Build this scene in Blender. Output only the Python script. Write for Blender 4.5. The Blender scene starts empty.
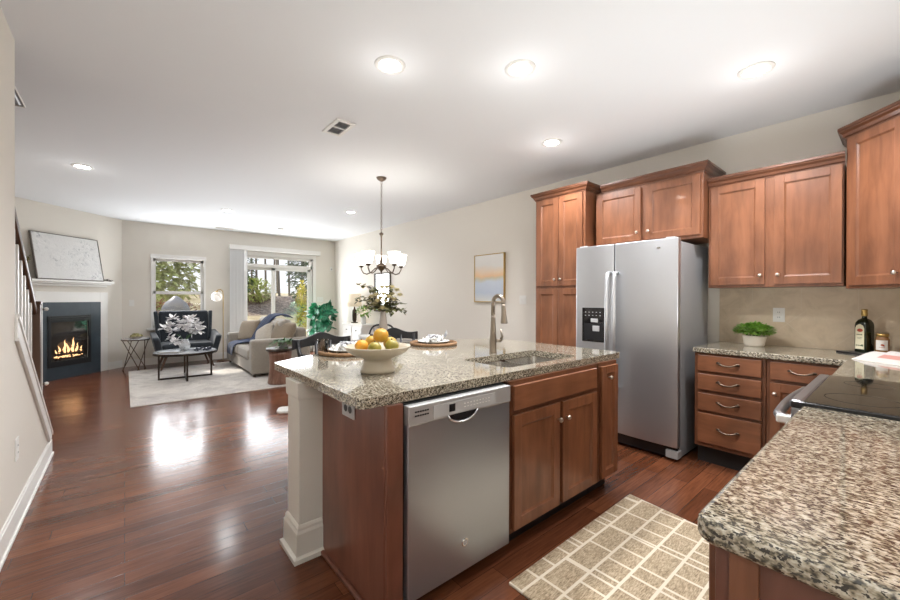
import bpy, bmesh, math, random
from mathutils import Vector, Matrix
random.seed(7)
S = bpy.context.scene
COL = S.collection
PI = math.pi
rad = math.radians

# ------------------------------------------------------------------ camera
YAW, PIT, ROL, CAMH = rad(40.2), rad(.21), rad(.16), 1.29
f0 = Vector((math.sin(YAW), math.cos(YAW), 0)); r0 = Vector((math.cos(YAW), -math.sin(YAW), 0)); u0 = Vector((0, 0, 1))
f1 = f0*math.cos(PIT) - u0*math.sin(PIT); u1 = u0*math.cos(PIT) + f0*math.sin(PIT)
rr = r0*math.cos(ROL) + u1*math.sin(ROL); uu = u1*math.cos(ROL) - r0*math.sin(ROL)
cd = bpy.data.cameras.new('camera'); cam = bpy.data.objects.new('camera', cd); COL.objects.link(cam)
cam.matrix_world = Matrix(((rr.x, uu.x, -f1.x, 0), (rr.y, uu.y, -f1.y, 0), (rr.z, uu.z, -f1.z, CAMH), (0, 0, 0, 1)))
cd.sensor_width = 36; cd.lens = 36*385/900; cd.clip_start = .02; cd.clip_end = 200
S.camera = cam

# ------------------------------------------------------------------ view, world, sun, area lights
S.view_settings.view_transform = 'Standard'; S.view_settings.look = 'None'
S.view_settings.gamma = 1; S.view_settings.use_curve_mapping = False
S.view_settings.exposure = 0.26
W = bpy.data.worlds.new('sky'); S.world = W; W.use_nodes = True
wn = W.node_tree.nodes; wl = W.node_tree.links
bg = wn['Background']; tc = wn.new('ShaderNodeTexCoord'); sx = wn.new('ShaderNodeSeparateXYZ'); rp = wn.new('ShaderNodeValToRGB')
rp.color_ramp.elements[0].color = (.95, .97, 1, 1); rp.color_ramp.elements[1].color = (.55, .72, 1, 1)
rp.color_ramp.elements[1].position = .7
wl.new(tc.outputs['Generated'], sx.inputs[0]); wl.new(sx.outputs['Z'], rp.inputs[0]); wl.new(rp.outputs[0], bg.inputs[0])
bg.inputs[1].default_value = 1.25

def light(name, kind, loc, energy, color=(1, 1, 1), rot=(0, 0, 0), size=None, size_y=None, radius=None, spot=None):
    d = bpy.data.lights.new(name, kind); d.energy = energy; d.color = color
    if kind == 'AREA':
        d.shape = 'RECTANGLE' if size_y else 'DISK'; d.size = size
        if size_y: d.size_y = size_y
    elif radius is not None: d.shadow_soft_size = radius
    if spot: d.spot_size = rad(spot); d.spot_blend = .6
    o = bpy.data.objects.new(name, d); o.location = loc; o.rotation_euler = rot; COL.objects.link(o)
    return o
sun = light('sun', 'SUN', (10, 20, 20), 4.5, (1, .93, .82), (rad(48), 0, rad(200)))
sun.data.angle = rad(2)
# daylight entering by the slider and the window, plus unseen fill added in the hall
DAY = (.93, .96, 1)
light('slider_daylight', 'AREA', (2.76, 9.22, 1.15), 66, DAY, (rad(-95), 0, 0), 1.45, 2.0)
light('window_daylight', 'AREA', (.83, 9.27, 1.4), 36, DAY, (rad(-102), 0, 0), .8, 1.2)
light('hall_fill', 'AREA', (.1, -2.7, 1.5), 5, (.95, .975, 1), (rad(90), 0, 0), 1.1, 1.9)
# added unseen fill lights, aimed up at the ceiling
light('ceiling_fill', 'AREA', (.15, -.9, 1.5), 36, (.95, .98, 1), (rad(180), 0, 0), 1.0)
light('ceiling_fill_kitchen', 'AREA', (2.4, .72, 1.05), 15, (.93, .97, 1), (rad(180), 0, 0), .8)
light('ceiling_fill_living', 'AREA', (1.4, 5.6, .9), 9, (.93, .97, 1), (rad(180), 0, 0), 2.2)

# ------------------------------------------------------------------ materials
def mat(name, col=(.8, .8, .8), rough=.5, metal=0., spec=None, emit=None, estr=0., coat=0., trans=0., sheen=0.):
    m = bpy.data.materials.new(name); m.use_nodes = True
    b = m.node_tree.nodes['Principled BSDF']
    b.inputs['Base Color'].default_value = (*col, 1); b.inputs['Roughness'].default_value = rough; b.inputs['Metallic'].default_value = metal
    if spec is not None: b.inputs['Specular IOR Level'].default_value = spec
    if emit: b.inputs['Emission Color'].default_value = (*emit, 1); b.inputs['Emission Strength'].default_value = estr
    if coat: b.inputs['Coat Weight'].default_value = coat; b.inputs['Coat Roughness'].default_value = .06
    if trans: b.inputs['Transmission Weight'].default_value = trans
    if sheen: b.inputs['Sheen Weight'].default_value = sheen
    return m
class NT:
    def __init__(s, m): s.t = m.node_tree; s.b = s.t.nodes.get('Principled BSDF')
    def n(s, typ, **k):
        o = s.t.nodes.new(typ)
        for a, v in k.items():
            if hasattr(o, a): setattr(o, a, v)
        return o
    def l(s, a, b): s.t.links.new(a, b)
    def coord(s, scale=(1, 1, 1), rot=(0, 0, 0), kind='Object', loc=(0, 0, 0)):
        t = s.n('ShaderNodeTexCoord'); m = s.n('ShaderNodeMapping'); s.l(t.outputs[kind], m.inputs[0])
        m.inputs['Scale'].default_value = scale; m.inputs['Rotation'].default_value = rot; m.inputs['Location'].default_value = loc
        return m.outputs[0]
    def noise(s, vec, scale, detail=3, rough=.5, dist=0):
        o = s.n('ShaderNodeTexNoise'); s.l(vec, o.inputs['Vector'])
        o.inputs['Scale'].default_value = scale; o.inputs['Detail'].default_value = detail; o.inputs['Roughness'].default_value = rough; o.inputs['Distortion'].default_value = dist
        return o
    def ramp(s, fac, stops, interp='LINEAR'):
        o = s.n('ShaderNodeValToRGB'); s.l(fac, o.inputs[0]); r = o.color_ramp; r.interpolation = interp
        while len(r.elements) < len(stops): r.elements.new(.5)
        for e, (p, c) in zip(r.elements, stops): e.position = p; e.color = (*c, 1) if len(c) == 3 else c
        return o.outputs[0]
    def mix(s, fac, a, b, mode='MIX'):
        o = s.n('ShaderNodeMix'); o.data_type = 'RGBA'; o.blend_type = mode
        if isinstance(fac, (int, float)): o.inputs[0].default_value = fac
        else: s.l(fac, o.inputs[0])
        for v, i in ((a, 6), (b, 7)):
            if isinstance(v, tuple): o.inputs[i].default_value = (*v, 1)
            else: s.l(v, o.inputs[i])
        return o.outputs[2]
    def bump(s, h, strength=.2, dist=.01):
        o = s.n('ShaderNodeBump'); s.l(h, o.inputs['Height']); o.inputs['Strength'].default_value = strength; o.inputs['Distance'].default_value = dist
        s.l(o.outputs[0], s.b.inputs['Normal'])
    def base(s, c): s.l(c, s.b.inputs['Base Color'])

def wood(name, dark, mid, light_, rough=.38, grain=(7, 7, 1.0), coat=.25):
    m = mat(name, mid, rough, coat=coat); t = NT(m)
    n1 = t.noise(t.coord(grain), 3.2, 5, .6, .6); n2 = t.noise(t.coord((2.2, 2.2, 1.2)), 2.4, 2)
    c = t.ramp(n1.outputs[0], [(.3, dark), (.5, mid), (.72, light_)])
    c2 = t.ramp(n2.outputs[0], [(.3, (.72, .68, .66)), (.7, (1.18, 1.16, 1.14))])
    t.base(t.mix(1, c, c2, 'MULTIPLY')); t.bump(n1.outputs[0], .06, .004)
    return m
M = {}
CH = ((.160, .059, .026), (.208, .080, .036), (.245, .099, .047))
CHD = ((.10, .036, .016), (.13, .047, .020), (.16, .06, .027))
M['cherry'] = wood('cherry_wood', *CH)
M['cherry_h'] = wood('cherry_wood_across', *CH, grain=(1.0, 7, 7))
M['cherry_panel'] = wood('reddish_cherry_panel', (.150, .056, .034), (.180, .069, .043), (.205, .082, .053), .33)  # redder, slightly darker cherry tone for the end panels
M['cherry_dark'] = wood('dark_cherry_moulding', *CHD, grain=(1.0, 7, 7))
M['cherry_shaded'] = wood('cherry_frame_shaded', (.11, .040, .018), (.145, .054, .024), (.175, .068, .031))  # same cherry, darkened in colour for the shade around doors and drawers
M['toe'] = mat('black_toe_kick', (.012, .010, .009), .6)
M['wall'] = mat('beige_wall_paint', (.745, .705, .635), .85)
t = NT(M['wall']); t.bump(t.noise(t.coord(), 90, 2).outputs[0], .05, .002)
M['white'] = mat('white_trim_paint', (.80, .785, .75), .42)
M['ceil'] = mat('white_ceiling_paint', (.80, .815, .83), .9)
t = NT(M['ceil']); t.bump(t.noise(t.coord(), 60, 2).outputs[0], .05, .002)
M['column'] = mat('ivory_column_paint', (.66, .63, .57), .45)

# plank floor: boards run along x
m = M['floor'] = mat('dark_hand_scraped_plank_floor', (.1, .04, .02), .2, spec=.36); t = NT(m)
br = t.n('ShaderNodeTexBrick'); t.l(t.coord((1, 1, 1)), br.inputs['Vector'])
br.offset = .37; br.offset_frequency = 2; br.squash = .72; br.squash_frequency = 3
for k, v in (('Scale', 1), ('Mortar Size', .0016), ('Mortar Smooth', .3), ('Bias', 0), ('Brick Width', 1.15), ('Row Height', .098)): br.inputs[k].default_value = v
br.inputs['Color1'].default_value = (.105, .036, .017, 1); br.inputs['Color2'].default_value = (.200, .073, .034, 1); br.inputs['Mortar'].default_value = (.05, .02, .01, 1)
gr = t.noise(t.coord((1.6, 26, 1)), 3, 4, .6, .4); bl = t.noise(t.coord((.8, 2.4, 1)), 2.2, 3)
c = t.mix(1, br.outputs[0], t.ramp(gr.outputs[0], [(.3, (.72, .68, .66)), (.7, (1.22, 1.2, 1.18))]), 'MULTIPLY')
t.base(t.mix(1, c, t.ramp(bl.outputs[0], [(.3, (.8, .78, .76)), (.7, (1.15, 1.12, 1.1))]), 'MULTIPLY'))
sc = t.noise(t.coord((2.2, 9, 1)), 2.4, 2)
t.l(t.ramp(gr.outputs[0], [(.2, (.13, .13, .13)), (.8, (.23, .23, .23))]), t.b.inputs['Roughness'])
h = t.n('ShaderNodeMath'); h.operation = 'MULTIPLY_ADD'; t.l(br.outputs['Fac'], h.inputs[0]); h.inputs[1].default_value = -.8; t.l(sc.outputs[0], h.inputs[2])
t.bump(h.outputs[0], .10, .006)

# granite
m = M['granite'] = mat('speckled_tan_granite', (.5, .4, .3), .07, coat=.5); t = NT(m)
v = t.coord((1.75, 1, 1.5), (0, 0, rad(-14)))
n1 = t.noise(v, 78, 2, .55, .1); n2 = t.noise(v, 104, 2, .6); n3 = t.noise(t.coord(), 9, 2); n4 = t.noise(t.coord((1.5, 1, 1), loc=(7, 3, 1)), 74, 2, .6)
c = t.ramp(n1.outputs[0], [(.32, (.045, .040, .030)), (.41, (.165, .140, .098)), (.48, (.355, .305, .235)), (.56, (.49, .44, .36)), (.68, (.615, .57, .49))])
c = t.mix(t.ramp(n2.outputs[0], [(.535, (0, 0, 0)), (.575, (1, 1, 1))]), c, (.040, .035, .029))
c = t.mix(t.ramp(n4.outputs[0], [(.58, (0, 0, 0)), (.66, (.75, .75, .75))]), c, (.21, .18, .13))
t.base(t.mix(1, c, t.ramp(n3.outputs[0], [(.3, (.85, .85, .82)), (.7, (1.1, 1.1, 1.06))]), 'MULTIPLY'))

# stainless
def steel(name, col, rough, axis=(30, 30, .8), var=.02):
    m = mat(name, col, rough, .9); t = NT(m)
    n = t.noise(t.coord(axis), 4, 3)
    t.l(t.ramp(n.outputs[0], [(.2, (rough-var*.5,)*3), (.8, (rough+var*.5,)*3)]), t.b.inputs['Roughness'])
    return m
M['steel'] = steel('brushed_stainless_steel', (.58, .59, .61), .33)
M['steel_dw'] = steel('smudged_stainless_steel', (.47, .51, .56), .34, (2.2, 2.2, .7), .06)
M['steel_panel'] = mat('satin_silver_panel', (.50, .50, .50), .4, .5)
M['sink'] = steel('satin_sink_steel', (.48, .46, .43), .26)
M['fridge_side'] = mat('textured_grey_fridge_side', (.30, .305, .315), .42)
M['side_grey'] = mat('grey_fridge_side', (.20, .20, .21), .45)
M['nickel'] = mat('brushed_nickel', (.62, .56, .50), .28, 1)
M['faucet'] = mat('warm_brushed_nickel', (.31, .265, .215), .30, 1)
M['bronze'] = mat('antique_pewter_pull', (.16, .12, .09), .36, 1)
M['black'] = mat('black_plastic', (.012, .013, .015), .3)
M['blackglass'] = mat('black_ceramic_glass', (.010, .009, .009), .05, coat=.5)
M['darkmetal'] = mat('dark_bronze_metal', (.05, .038, .03), .4, .8)
M['ring'] = mat('faint_burner_print', (.02, .02, .02), .25)
M['range_steel'] = mat('dark_stainless', (.30, .30, .31), .32, .9)
M['gold'] = mat('gold_frame', (.45, .30, .10), .35, .8)
M['whiteplastic'] = mat('white_plastic', (.78, .77, .73), .4)
M['greyplastic'] = mat('grey_plastic', (.45, .45, .45), .4)
M['blackwood'] = mat('black_painted_wood', (.016, .016, .017), .38)
M['ceramic'] = mat('cream_ceramic', (.46, .395, .29), .35, coat=.3)
M['pot_white'] = mat('off_white_pot', (.70, .64, .55), .5)
M['white_ceramic'] = mat('white_ceramic', (.80, .79, .76), .25)
M['shade'] = mat('frosted_glass_shade', (.9, .9, .88), .4, emit=(1, .96, .9), estr=4)
M['bulb'] = mat('lit_downlight_lens', (1, 1, 1), .5, emit=(1, .97, .92), estr=9)
M['lampshade'] = mat('lit_linen_shade', (.62, .53, .40), .8, emit=(1, .86, .66), estr=.3)
M['chrome'] = mat('chrome', (.8, .8, .8), .08, 1)
M['mirror'] = mat('mirror_glass', (.85, .87, .86), .02, 1)
m = M['glass'] = bpy.data.materials.new('clear_glass'); m.use_nodes = True; t = NT(m)
t.t.nodes.remove(t.b); out = t.t.nodes['Material Output']
tr = t.n('ShaderNodeBsdfTransparent'); gl = t.n('ShaderNodeBsdfGlossy'); gl.inputs['Roughness'].default_value = .02; mx = t.n('ShaderNodeMixShader'); mx.inputs[0].default_value = .06
t.l(tr.outputs[0], mx.inputs[1]); t.l(gl.outputs[0], mx.inputs[2]); t.l(mx.outputs[0], out.inputs[0])

def fabric(name, col, scale=160, contrast=.2, rough=.95):
    m = mat(name, col, rough, sheen=.2); t = NT(m)
    n = t.noise(t.coord(), scale, 2)
    lo = tuple(x*(1-contrast) for x in col); hi = tuple(min(1, x*(1+contrast)) for x in col)
    t.base(t.ramp(n.outputs[0], [(.35, lo), (.65, hi)])); t.bump(n.outputs[0], .15, .003)
    return m
M['sofa'] = fabric('warm_grey_linen', (.32, .285, .24))
M['tan'] = fabric('tan_cushion_linen', (.26, .205, .145))
M['pale'] = fabric('pale_cushion_linen', (.42, .375, .31))
M['navy'] = fabric('charcoal_navy_velvet', (.016, .021, .028), 60)
M['slate'] = mat('blue_grey_slate', (.036, .058, .085), .42)
t = NT(M['slate']); n = t.noise(t.coord(), 5, 4); t.base(t.ramp(n.outputs[0], [(.3, (.030, .043, .056)), (.7, (.046, .064, .080))]))
M['legwood'] = mat('walnut_leg', (.10, .05, .028), .4)
m = M['throw'] = fabric('navy_knit_throw', (.010, .024, .070), 70, .4)
M['marble'] = mat('white_marble', (.62, .64, .67), .12, coat=.3); t = NT(M['marble'])
n = t.noise(t.coord(), 4, 5, .6, 1.2); t.base(t.ramp(n.outputs[0], [(.42, (.40, .42, .45)), (.5, (.66, .68, .70)), (.7, (.74, .75, .76))]))

# rugs
m = M['rug'] = mat('jute_rug_with_cream_lines', (.4, .33, .25), .95, sheen=.1); t = NT(m)
def bricks(vec, bw, rh, mort, off, sq):
    b = t.n('ShaderNodeTexBrick'); t.l(vec, b.inputs['Vector']); b.offset = off; b.offset_frequency = 2; b.squash = sq; b.squash_frequency = 2
    for k, v in (('Scale', 1), ('Mortar Size', mort), ('Mortar Smooth', .2), ('Brick Width', bw), ('Row Height', rh)): b.inputs[k].default_value = v
    return b.outputs['Fac']
fa = bricks(t.coord(loc=(.02, .03, 0)), .21, .128, .0075, .42, .6); fb = bricks(t.coord(loc=(.11, .03, 0)), .34, .256, .0075, .3, 1.3)
mxn = t.n('ShaderNodeMath'); mxn.operation = 'MAXIMUM'; t.l(fa, mxn.inputs[0]); t.l(fb, mxn.inputs[1])
n = t.noise(t.coord((26, 110, 26)), 2.0, 3); n2 = t.noise(t.coord(), 200, 2)
jc = t.ramp(n.outputs[0], [(.3, (.22, .155, .09)), (.5, (.42, .325, .21)), (.7, (.60, .48, .335))])
t.base(t.mix(mxn.outputs[0], jc, (.74, .66, .53))); t.bump(n2.outputs[0], .4, .004)
m = M['bigrug'] = mat('distressed_ivory_rug', (.5, .45, .4), .95, sheen=.1); t = NT(m)
n = t.noise(t.coord(), 3, 6, .7, .8); n2 = t.noise(t.coord((30, 6, 1)), 3, 3); n3 = t.noise(t.coord((1, 1, 1), loc=(3, 1, 0)), 1.7, 3)
c = t.ramp(n.outputs[0], [(.35, (.38, .34, .32)), (.5, (.56, .52, .47)), (.62, (.64, .60, .55))])
c = t.mix(t.ramp(n3.outputs[0], [(.45, (0, 0, 0)), (.7, (.5, .5, .5))]), c, (.46, .42, .42))
t.base(t.mix(1, c, t.ramp(n2.outputs[0], [(.3, (.8, .8, .8)), (.7, (1.1, 1.1, 1.1))]), 'MULTIPLY'))

# backsplash tile: running tile and diagonal tile band
m = M['tile'] = mat('tan_travertine_tile', (.4, .33, .25), .4); t = NT(m)
n = t.noise(t.coord(), 7, 5, .65, .7); n2 = t.noise(t.coord(), 40, 2)
c = t.ramp(n.outputs[0], [(.25, (.50, .40, .275)), (.5, (.62, .505, .36)), (.75, (.69, .575, .425))])
def tilegrid(vec, w):
    b = t.n('ShaderNodeTexBrick'); t.l(vec, b.inputs['Vector']); b.offset = 0; b.squash = 1
    for k, v in (('Scale', 1), ('Mortar Size', .0022), ('Mortar Smooth', .3), ('Brick Width', w), ('Row Height', w)): b.inputs[k].default_value = v
    return b.outputs['Fac']
tcn = t.n('ShaderNodeTexCoord'); sp = t.n('ShaderNodeSeparateXYZ'); cb = t.n('ShaderNodeCombineXYZ'); t.l(tcn.outputs['Object'], sp.inputs[0])
ad = t.n('ShaderNodeMath'); ad.operation = 'ADD'; t.l(sp.outputs[0], ad.inputs[0]); t.l(sp.outputs[1], ad.inputs[1])
t.l(ad.outputs[0], cb.inputs[0]); t.l(sp.outputs[2], cb.inputs[1])
mp = t.n('ShaderNodeMapping'); t.l(cb.outputs[0], mp.inputs[0]); mp.inputs['Rotation'].default_value = (0, 0, rad(45)); mp.inputs['Location'].default_value = (.05, .0, 0)
mp2 = t.n('ShaderNodeMapping'); t.l(cb.outputs[0], mp2.inputs[0]); mp2.inputs['Location'].default_value = (.1, -1.21, 0)
lt = t.n('ShaderNodeMath'); lt.operation = 'GREATER_THAN'; lt.inputs[1].default_value = 1.21; t.l(sp.outputs[2], lt.inputs[0])
g1 = tilegrid(mp.outputs[0], .30); g2 = tilegrid(mp2.outputs[0], .31)
gm = t.n('ShaderNodeMix'); t.l(lt.outputs[0], gm.inputs[0]); t.l(g1, gm.inputs[2]); t.l(g2, gm.inputs[3])
gf = t.n('ShaderNodeMath'); gf.operation = 'MULTIPLY'; gf.inputs[1].default_value = .5; t.l(gm.outputs[0], gf.inputs[0])
t.base(t.mix(gf.outputs[0], c, (.68, .60, .48))); t.bump(n2.outputs[0], .08, .003)

def leafmat(name, a, b, rough=.5):
    m = mat(name, a, rough); t = NT(m); n = t.noise(t.coord(), 14, 2)
    t.base(t.ramp(n.outputs[0], [(.38, a), (.62, b)])); return m
M['leaf'] = leafmat('green_leaf', (.11, .26, .03), (.32, .52, .10))
M['fern'] = leafmat('fern_green', (.025, .09, .018), (.07, .18, .04))
M['fiddle'] = leafmat('fiddle_leaf_green', (.006, .11, .05), (.06, .34, .18), .3)
M['euc'] = leafmat('eucalyptus_green', (.09, .10, .035), (.28, .28, .12))
M['cream_petal'] = mat('cream_petal', (.76, .68, .42), .7)
M['white_petal'] = mat('white_petal', (.82, .80, .80), .7)
M['stem'] = mat('brown_stem', (.12, .08, .04), .7)
M['moss'] = leafmat('moss', (.17, .15, .05), (.36, .32, .15), .9)

# ------------------------------------------------------------------ mesh builder
class MB:
    def __init__(s, off=(0, 0, 0)): s.bm = bmesh.new(); s.off = Vector(off)
    def box(s, x0, x1, y0, y1, z0, z1, mi=0):
        vs = [s.bm.verts.new((x, y, z)) for x in (x0, x1) for y in (y0, y1) for z in (z0, z1)]
        for q in ((0, 1, 3, 2), (4, 6, 7, 5), (0, 4, 5, 1), (2, 3, 7, 6), (0, 2, 6, 4), (1, 5, 7, 3)):
            s.bm.faces.new([vs[i] for i in q]).material_index = mi
        return s
    def prism(s, pts, z0, z1, axis='z', mi=0):
        # pts polygon (CCW) in the plane normal to axis
        def P(a, b, c): return (a, b, c) if axis == 'z' else ((c, a, b) if axis == 'x' else (a, c, b))
        lo = [s.bm.verts.new(P(a, b, z0)) for a, b in pts]; hi = [s.bm.verts.new(P(a, b, z1)) for a, b in pts]; n = len(pts)
        fs = [s.bm.faces.new(lo[::-1]), s.bm.faces.new(hi)] + [s.bm.faces.new((lo[i], lo[(i+1) % n], hi[(i+1) % n], hi[i])) for i in range(n)]
        for f in fs: f.material_index = mi
        return s
    def lathe(s, prof, c=(0, 0, 0), n=24, sx=1, sy=1, mi=0, axis=None, hollow=False):
        rot = Vector((0, 0, 1)).rotation_difference(Vector(axis)).to_matrix() if axis else None
        rings = []
        for r, z in prof:
            if r < 1e-6: v = Vector((0, 0, z)); v = rot @ v if rot else v; rings.append([s.bm.verts.new(Vector(c)+v)])
            else:
                ring = []
                for i in range(n):
                    a = 2*PI*i/n; v = Vector((r*math.cos(a)*sx, r*math.sin(a)*sy, z)); v = rot @ v if rot else v
                    ring.append(s.bm.verts.new(Vector(c)+v))
                rings.append(ring)
        for a, b in (list(zip(rings, rings[1:])) + ([(rings[-1], rings[0])] if hollow else [])):
            for i in range(n):
                j = (i+1) % n
                q = [a[i % len(a)], a[j % len(a)], b[j % len(b)], b[i % len(b)]]; q = list(dict.fromkeys(q))
                if len(q) > 2: s.bm.faces.new(q).material_index = mi
        for ring, rev in ((rings[0], True), (rings[-1], False)):
            if len(ring) > 2 and not hollow: s.bm.faces.new(ring[::-1] if rev else ring).material_index = mi
        return s
    def cyl(s, p0, p1, r0, r1=None, n=12, mi=0): return s.tube([p0, p1], [r0, r0 if r1 is None else r1], n, mi)
    def tube(s, pts, r, n=8, mi=0):
        pts = [Vector(p) for p in pts]; rs = r if isinstance(r, (list, tuple)) else [r]*len(pts)
        prev = None; rings = []
        for i, p in enumerate(pts):
            d = (pts[min(i+1, len(pts)-1)] - pts[max(i-1, 0)])
            if d.length < 1e-9: d = Vector((0, 0, 1))
            d.normalize()
            if prev is None:
                a = Vector((0, 0, 1)) if abs(d.z) < .9 else Vector((1, 0, 0)); x = d.cross(a).normalized()
            else: x = (prev - d*prev.dot(d)).normalized()
            prev = x; y = d.cross(x)
            rings.append([s.bm.verts.new(p + (x*math.cos(2*PI*k/n) + y*math.sin(2*PI*k/n))*rs[i]) for k in range(n)])
        for a, b in zip(rings, rings[1:]):
            for k in range(n): s.bm.faces.new((a[k], a[(k+1) % n], b[(k+1) % n], b[k])).material_index = mi
        s.bm.faces.new(rings[0][::-1]).material_index = mi; s.bm.faces.new(rings[-1]).material_index = mi
        return s
    def ell(s, c, rx, ry, rz, n=16, m=10, mi=0, rot=None):
        prof = [(math.sin(PI*i/m), -math.cos(PI*i/m)) for i in range(m+1)]
        b0 = len(s.bm.verts); s.lathe([(max(r, 0), z) for r, z in prof], (0, 0, 0), n, mi=mi)
        s.bm.verts.ensure_lookup_table()
        for v in s.bm.verts[b0:]:
            q = Vector((v.co.x*rx, v.co.y*ry, v.co.z*rz)); q = rot @ q if rot else q; v.co = q + Vector(c)
        return s
    def sweep(s, path, prof, closed=False, mi=0):
        # path in xy, prof = (outward offset to the right of travel, z)
        n = len(path); P = [Vector((*p, 0)) for p in path]; rings = []
        for i in range(n):
            a = P[i]-P[i-1] if (i > 0 or closed) else None; b = P[(i+1) % n]-P[i] if (i < n-1 or closed) else None
            na = Vector((a.y, -a.x, 0)).normalized() if a else None; nb = Vector((b.y, -b.x, 0)).normalized() if b else None
            if na and nb:
                mv = (na+nb).normalized(); mv = mv/max(.3, mv.dot(na))
            else: mv = na or nb
            rings.append([s.bm.verts.new(P[i]+mv*o+Vector((0, 0, z))) for o, z in prof])
        k = len(prof)
        for i in range(n if closed else n-1):
            a, b = rings[i], rings[(i+1) % n]
            for j in range(k): s.bm.faces.new((a[j], b[j], b[(j+1) % k], a[(j+1) % k])).material_index = mi
        if not closed:
            s.bm.faces.new(rings[0]).material_index = mi; s.bm.faces.new(rings[-1][::-1]).material_index = mi
        return s
    def pillow(s, w, h, d, mtx, n=12, pinch=.5, mi=0):
        g = {}
        for sd in (1, -1):
            for i in range(n+1):
                for j in range(n+1):
                    u = 2*i/n-1; v = 2*j/n-1
                    e = ((1-u**4)*(1-v**4))**.45
                    k = 1-.05*(1-abs(u)**1)*0 - .0
                    x = u*w/2*(1-.06*(1-v*v)*abs(u)**3*-1 - .06*abs(u)); y = v*h/2*(1-.06*abs(v))
                    if abs(u) == 1 or abs(v) == 1:
                        if sd == -1: g[(sd, i, j)] = g[(1, i, j)]; continue
                    g[(sd, i, j)] = s.bm.verts.new(mtx @ Vector((x, y, sd*d/2*e)))
            for i in range(n):
                for j in range(n):
                    q = [g[(sd, i, j)], g[(sd, i+1, j)], g[(sd, i+1, j+1)], g[(sd, i, j+1)]]
                    try: s.bm.faces.new(q if sd == 1 else q[::-1]).material_index = mi
                    except ValueError: pass
        return s
    def leaf(s, p, d, L, w, bend=.2, mi=0, up=None, seg=3):
        d = Vector(d).normalized(); up = Vector(up or (0, 0, 1)); sd = d.cross(up)
        if sd.length < .05: sd = Vector((1, 0, 0))
        sd.normalize(); nn = sd.cross(d); prev = None; p = Vector(p)
        for i in range(seg+1):
            f = i/seg; wd = w*.5*math.sin(PI*min(.97, max(.04, f))**.85)
            c = p + d*L*f - nn*bend*L*f*f
            row = (s.bm.verts.new(c - sd*wd), s.bm.verts.new(c - nn*wd*.25), s.bm.verts.new(c + sd*wd))
            if prev:
                for k in (0, 1): s.bm.faces.new((prev[k], prev[k+1], row[k+1], row[k])).material_index = mi
            prev = row
        return s
    def build(s, name, mats, parent=None, smooth=False, bevel=0, seg=2, sub=0, auto=False, solid=0):
        if not isinstance(mats, (list, tuple)): mats = [mats]
        bmesh.ops.recalc_face_normals(s.bm, faces=s.bm.faces[:])
        for v in s.bm.verts: v.co -= s.off
        me = bpy.data.meshes.new(name); s.bm.to_mesh(me); s.bm.free()
        for m in mats: me.materials.append(M[m] if isinstance(m, str) else m)
        if smooth: me.polygons.foreach_set('use_smooth', [True]*len(me.polygons))
        o = bpy.data.objects.new(name, me); COL.objects.link(o)
        if parent: o.parent = parent
        else: o.location = s.off
        if solid: md = o.modifiers.new('s', 'SOLIDIFY'); md.thickness = solid
        if bevel:
            md = o.modifiers.new('b', 'BEVEL'); md.width = bevel; md.segments = seg; md.limit_method = 'ANGLE'; md.angle_limit = rad(40)
        if sub: md = o.modifiers.new('u', 'SUBSURF'); md.levels = sub; md.render_levels = sub
        return o
def thing(name, label, cat, loc=(0, 0, 0), rotz=0, group=None):
    o = bpy.data.objects.new(name, None); COL.objects.link(o); o.empty_display_size = .1
    o.location = loc; o.rotation_euler = (0, 0, rotz); o['label'] = label; o['category'] = cat
    if group: o['group'] = group
    return o
def tag(o, label, cat, group=None, kind=None):
    o['label'] = label; o['category'] = cat
    if group: o['group'] = group
    if kind: o['kind'] = kind
    return o
def struct(o): o['kind'] = 'structure'; return o
def lab(o, l): o['label'] = l; return o
def rnd(a, b): return random.uniform(a, b)

# ------------------------------------------------------------------ structure
XR, YF, CZ, XL, XE, YN = 4.08, 9.38, 2.73, -.47, -1.55, -.40
struct(MB().box(-1.9, 4.3, -3.2, 9.62, -.12, 0).build('floor', 'floor'))
struct(MB().box(-1.9, 4.3, -3.2, 9.62, CZ, CZ+.12).build('ceiling', 'ceil'))
struct(MB().box(XR, XR+.16, YN-.16, YF+.2, 0, CZ).build('wall_right', 'wall'))
# far wall with the window and slider openings
WX0, WX1, WZ0, WZ1 = .42, 1.25, .70, 2.06
DX0, DX1, DZ1 = 1.80, 3.52, 2.24
w = MB()
for a in ((-.2, WX0, 0, CZ), (WX0, WX1, 0, WZ0), (WX0, WX1, WZ1, CZ), (WX1, DX0, 0, CZ), (DX0, DX1, DZ1, CZ), (DX1, XR, 0, CZ)):
    w.box(a[0], a[1], YF, YF+.16, a[2], a[3])
struct(w.build('wall_far', 'wall'))
struct(MB().prism([(-.04, YF), (-.04, YF+.2), (-1.75, YF-1.51), (-1.55, YF-1.51)], 0, CZ).build('wall_fireplace', 'wall'))
struct(MB().box(XE-.16, XE, -3.0, YF-1.4, 0, CZ).build('wall_left', 'wall'))
struct(MB().box(.72, XR, YN-.16, YN, 0, CZ).build('wall_near', 'wall'))
struct(MB().box(.72, .88, -3.0, YN-.16, 0, CZ).build('wall_hall', 'wall'))
struct(MB().box(XE-.16, .88, -3.16, -3.0, 0, CZ).build('wall_back', 'wall'))
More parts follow.
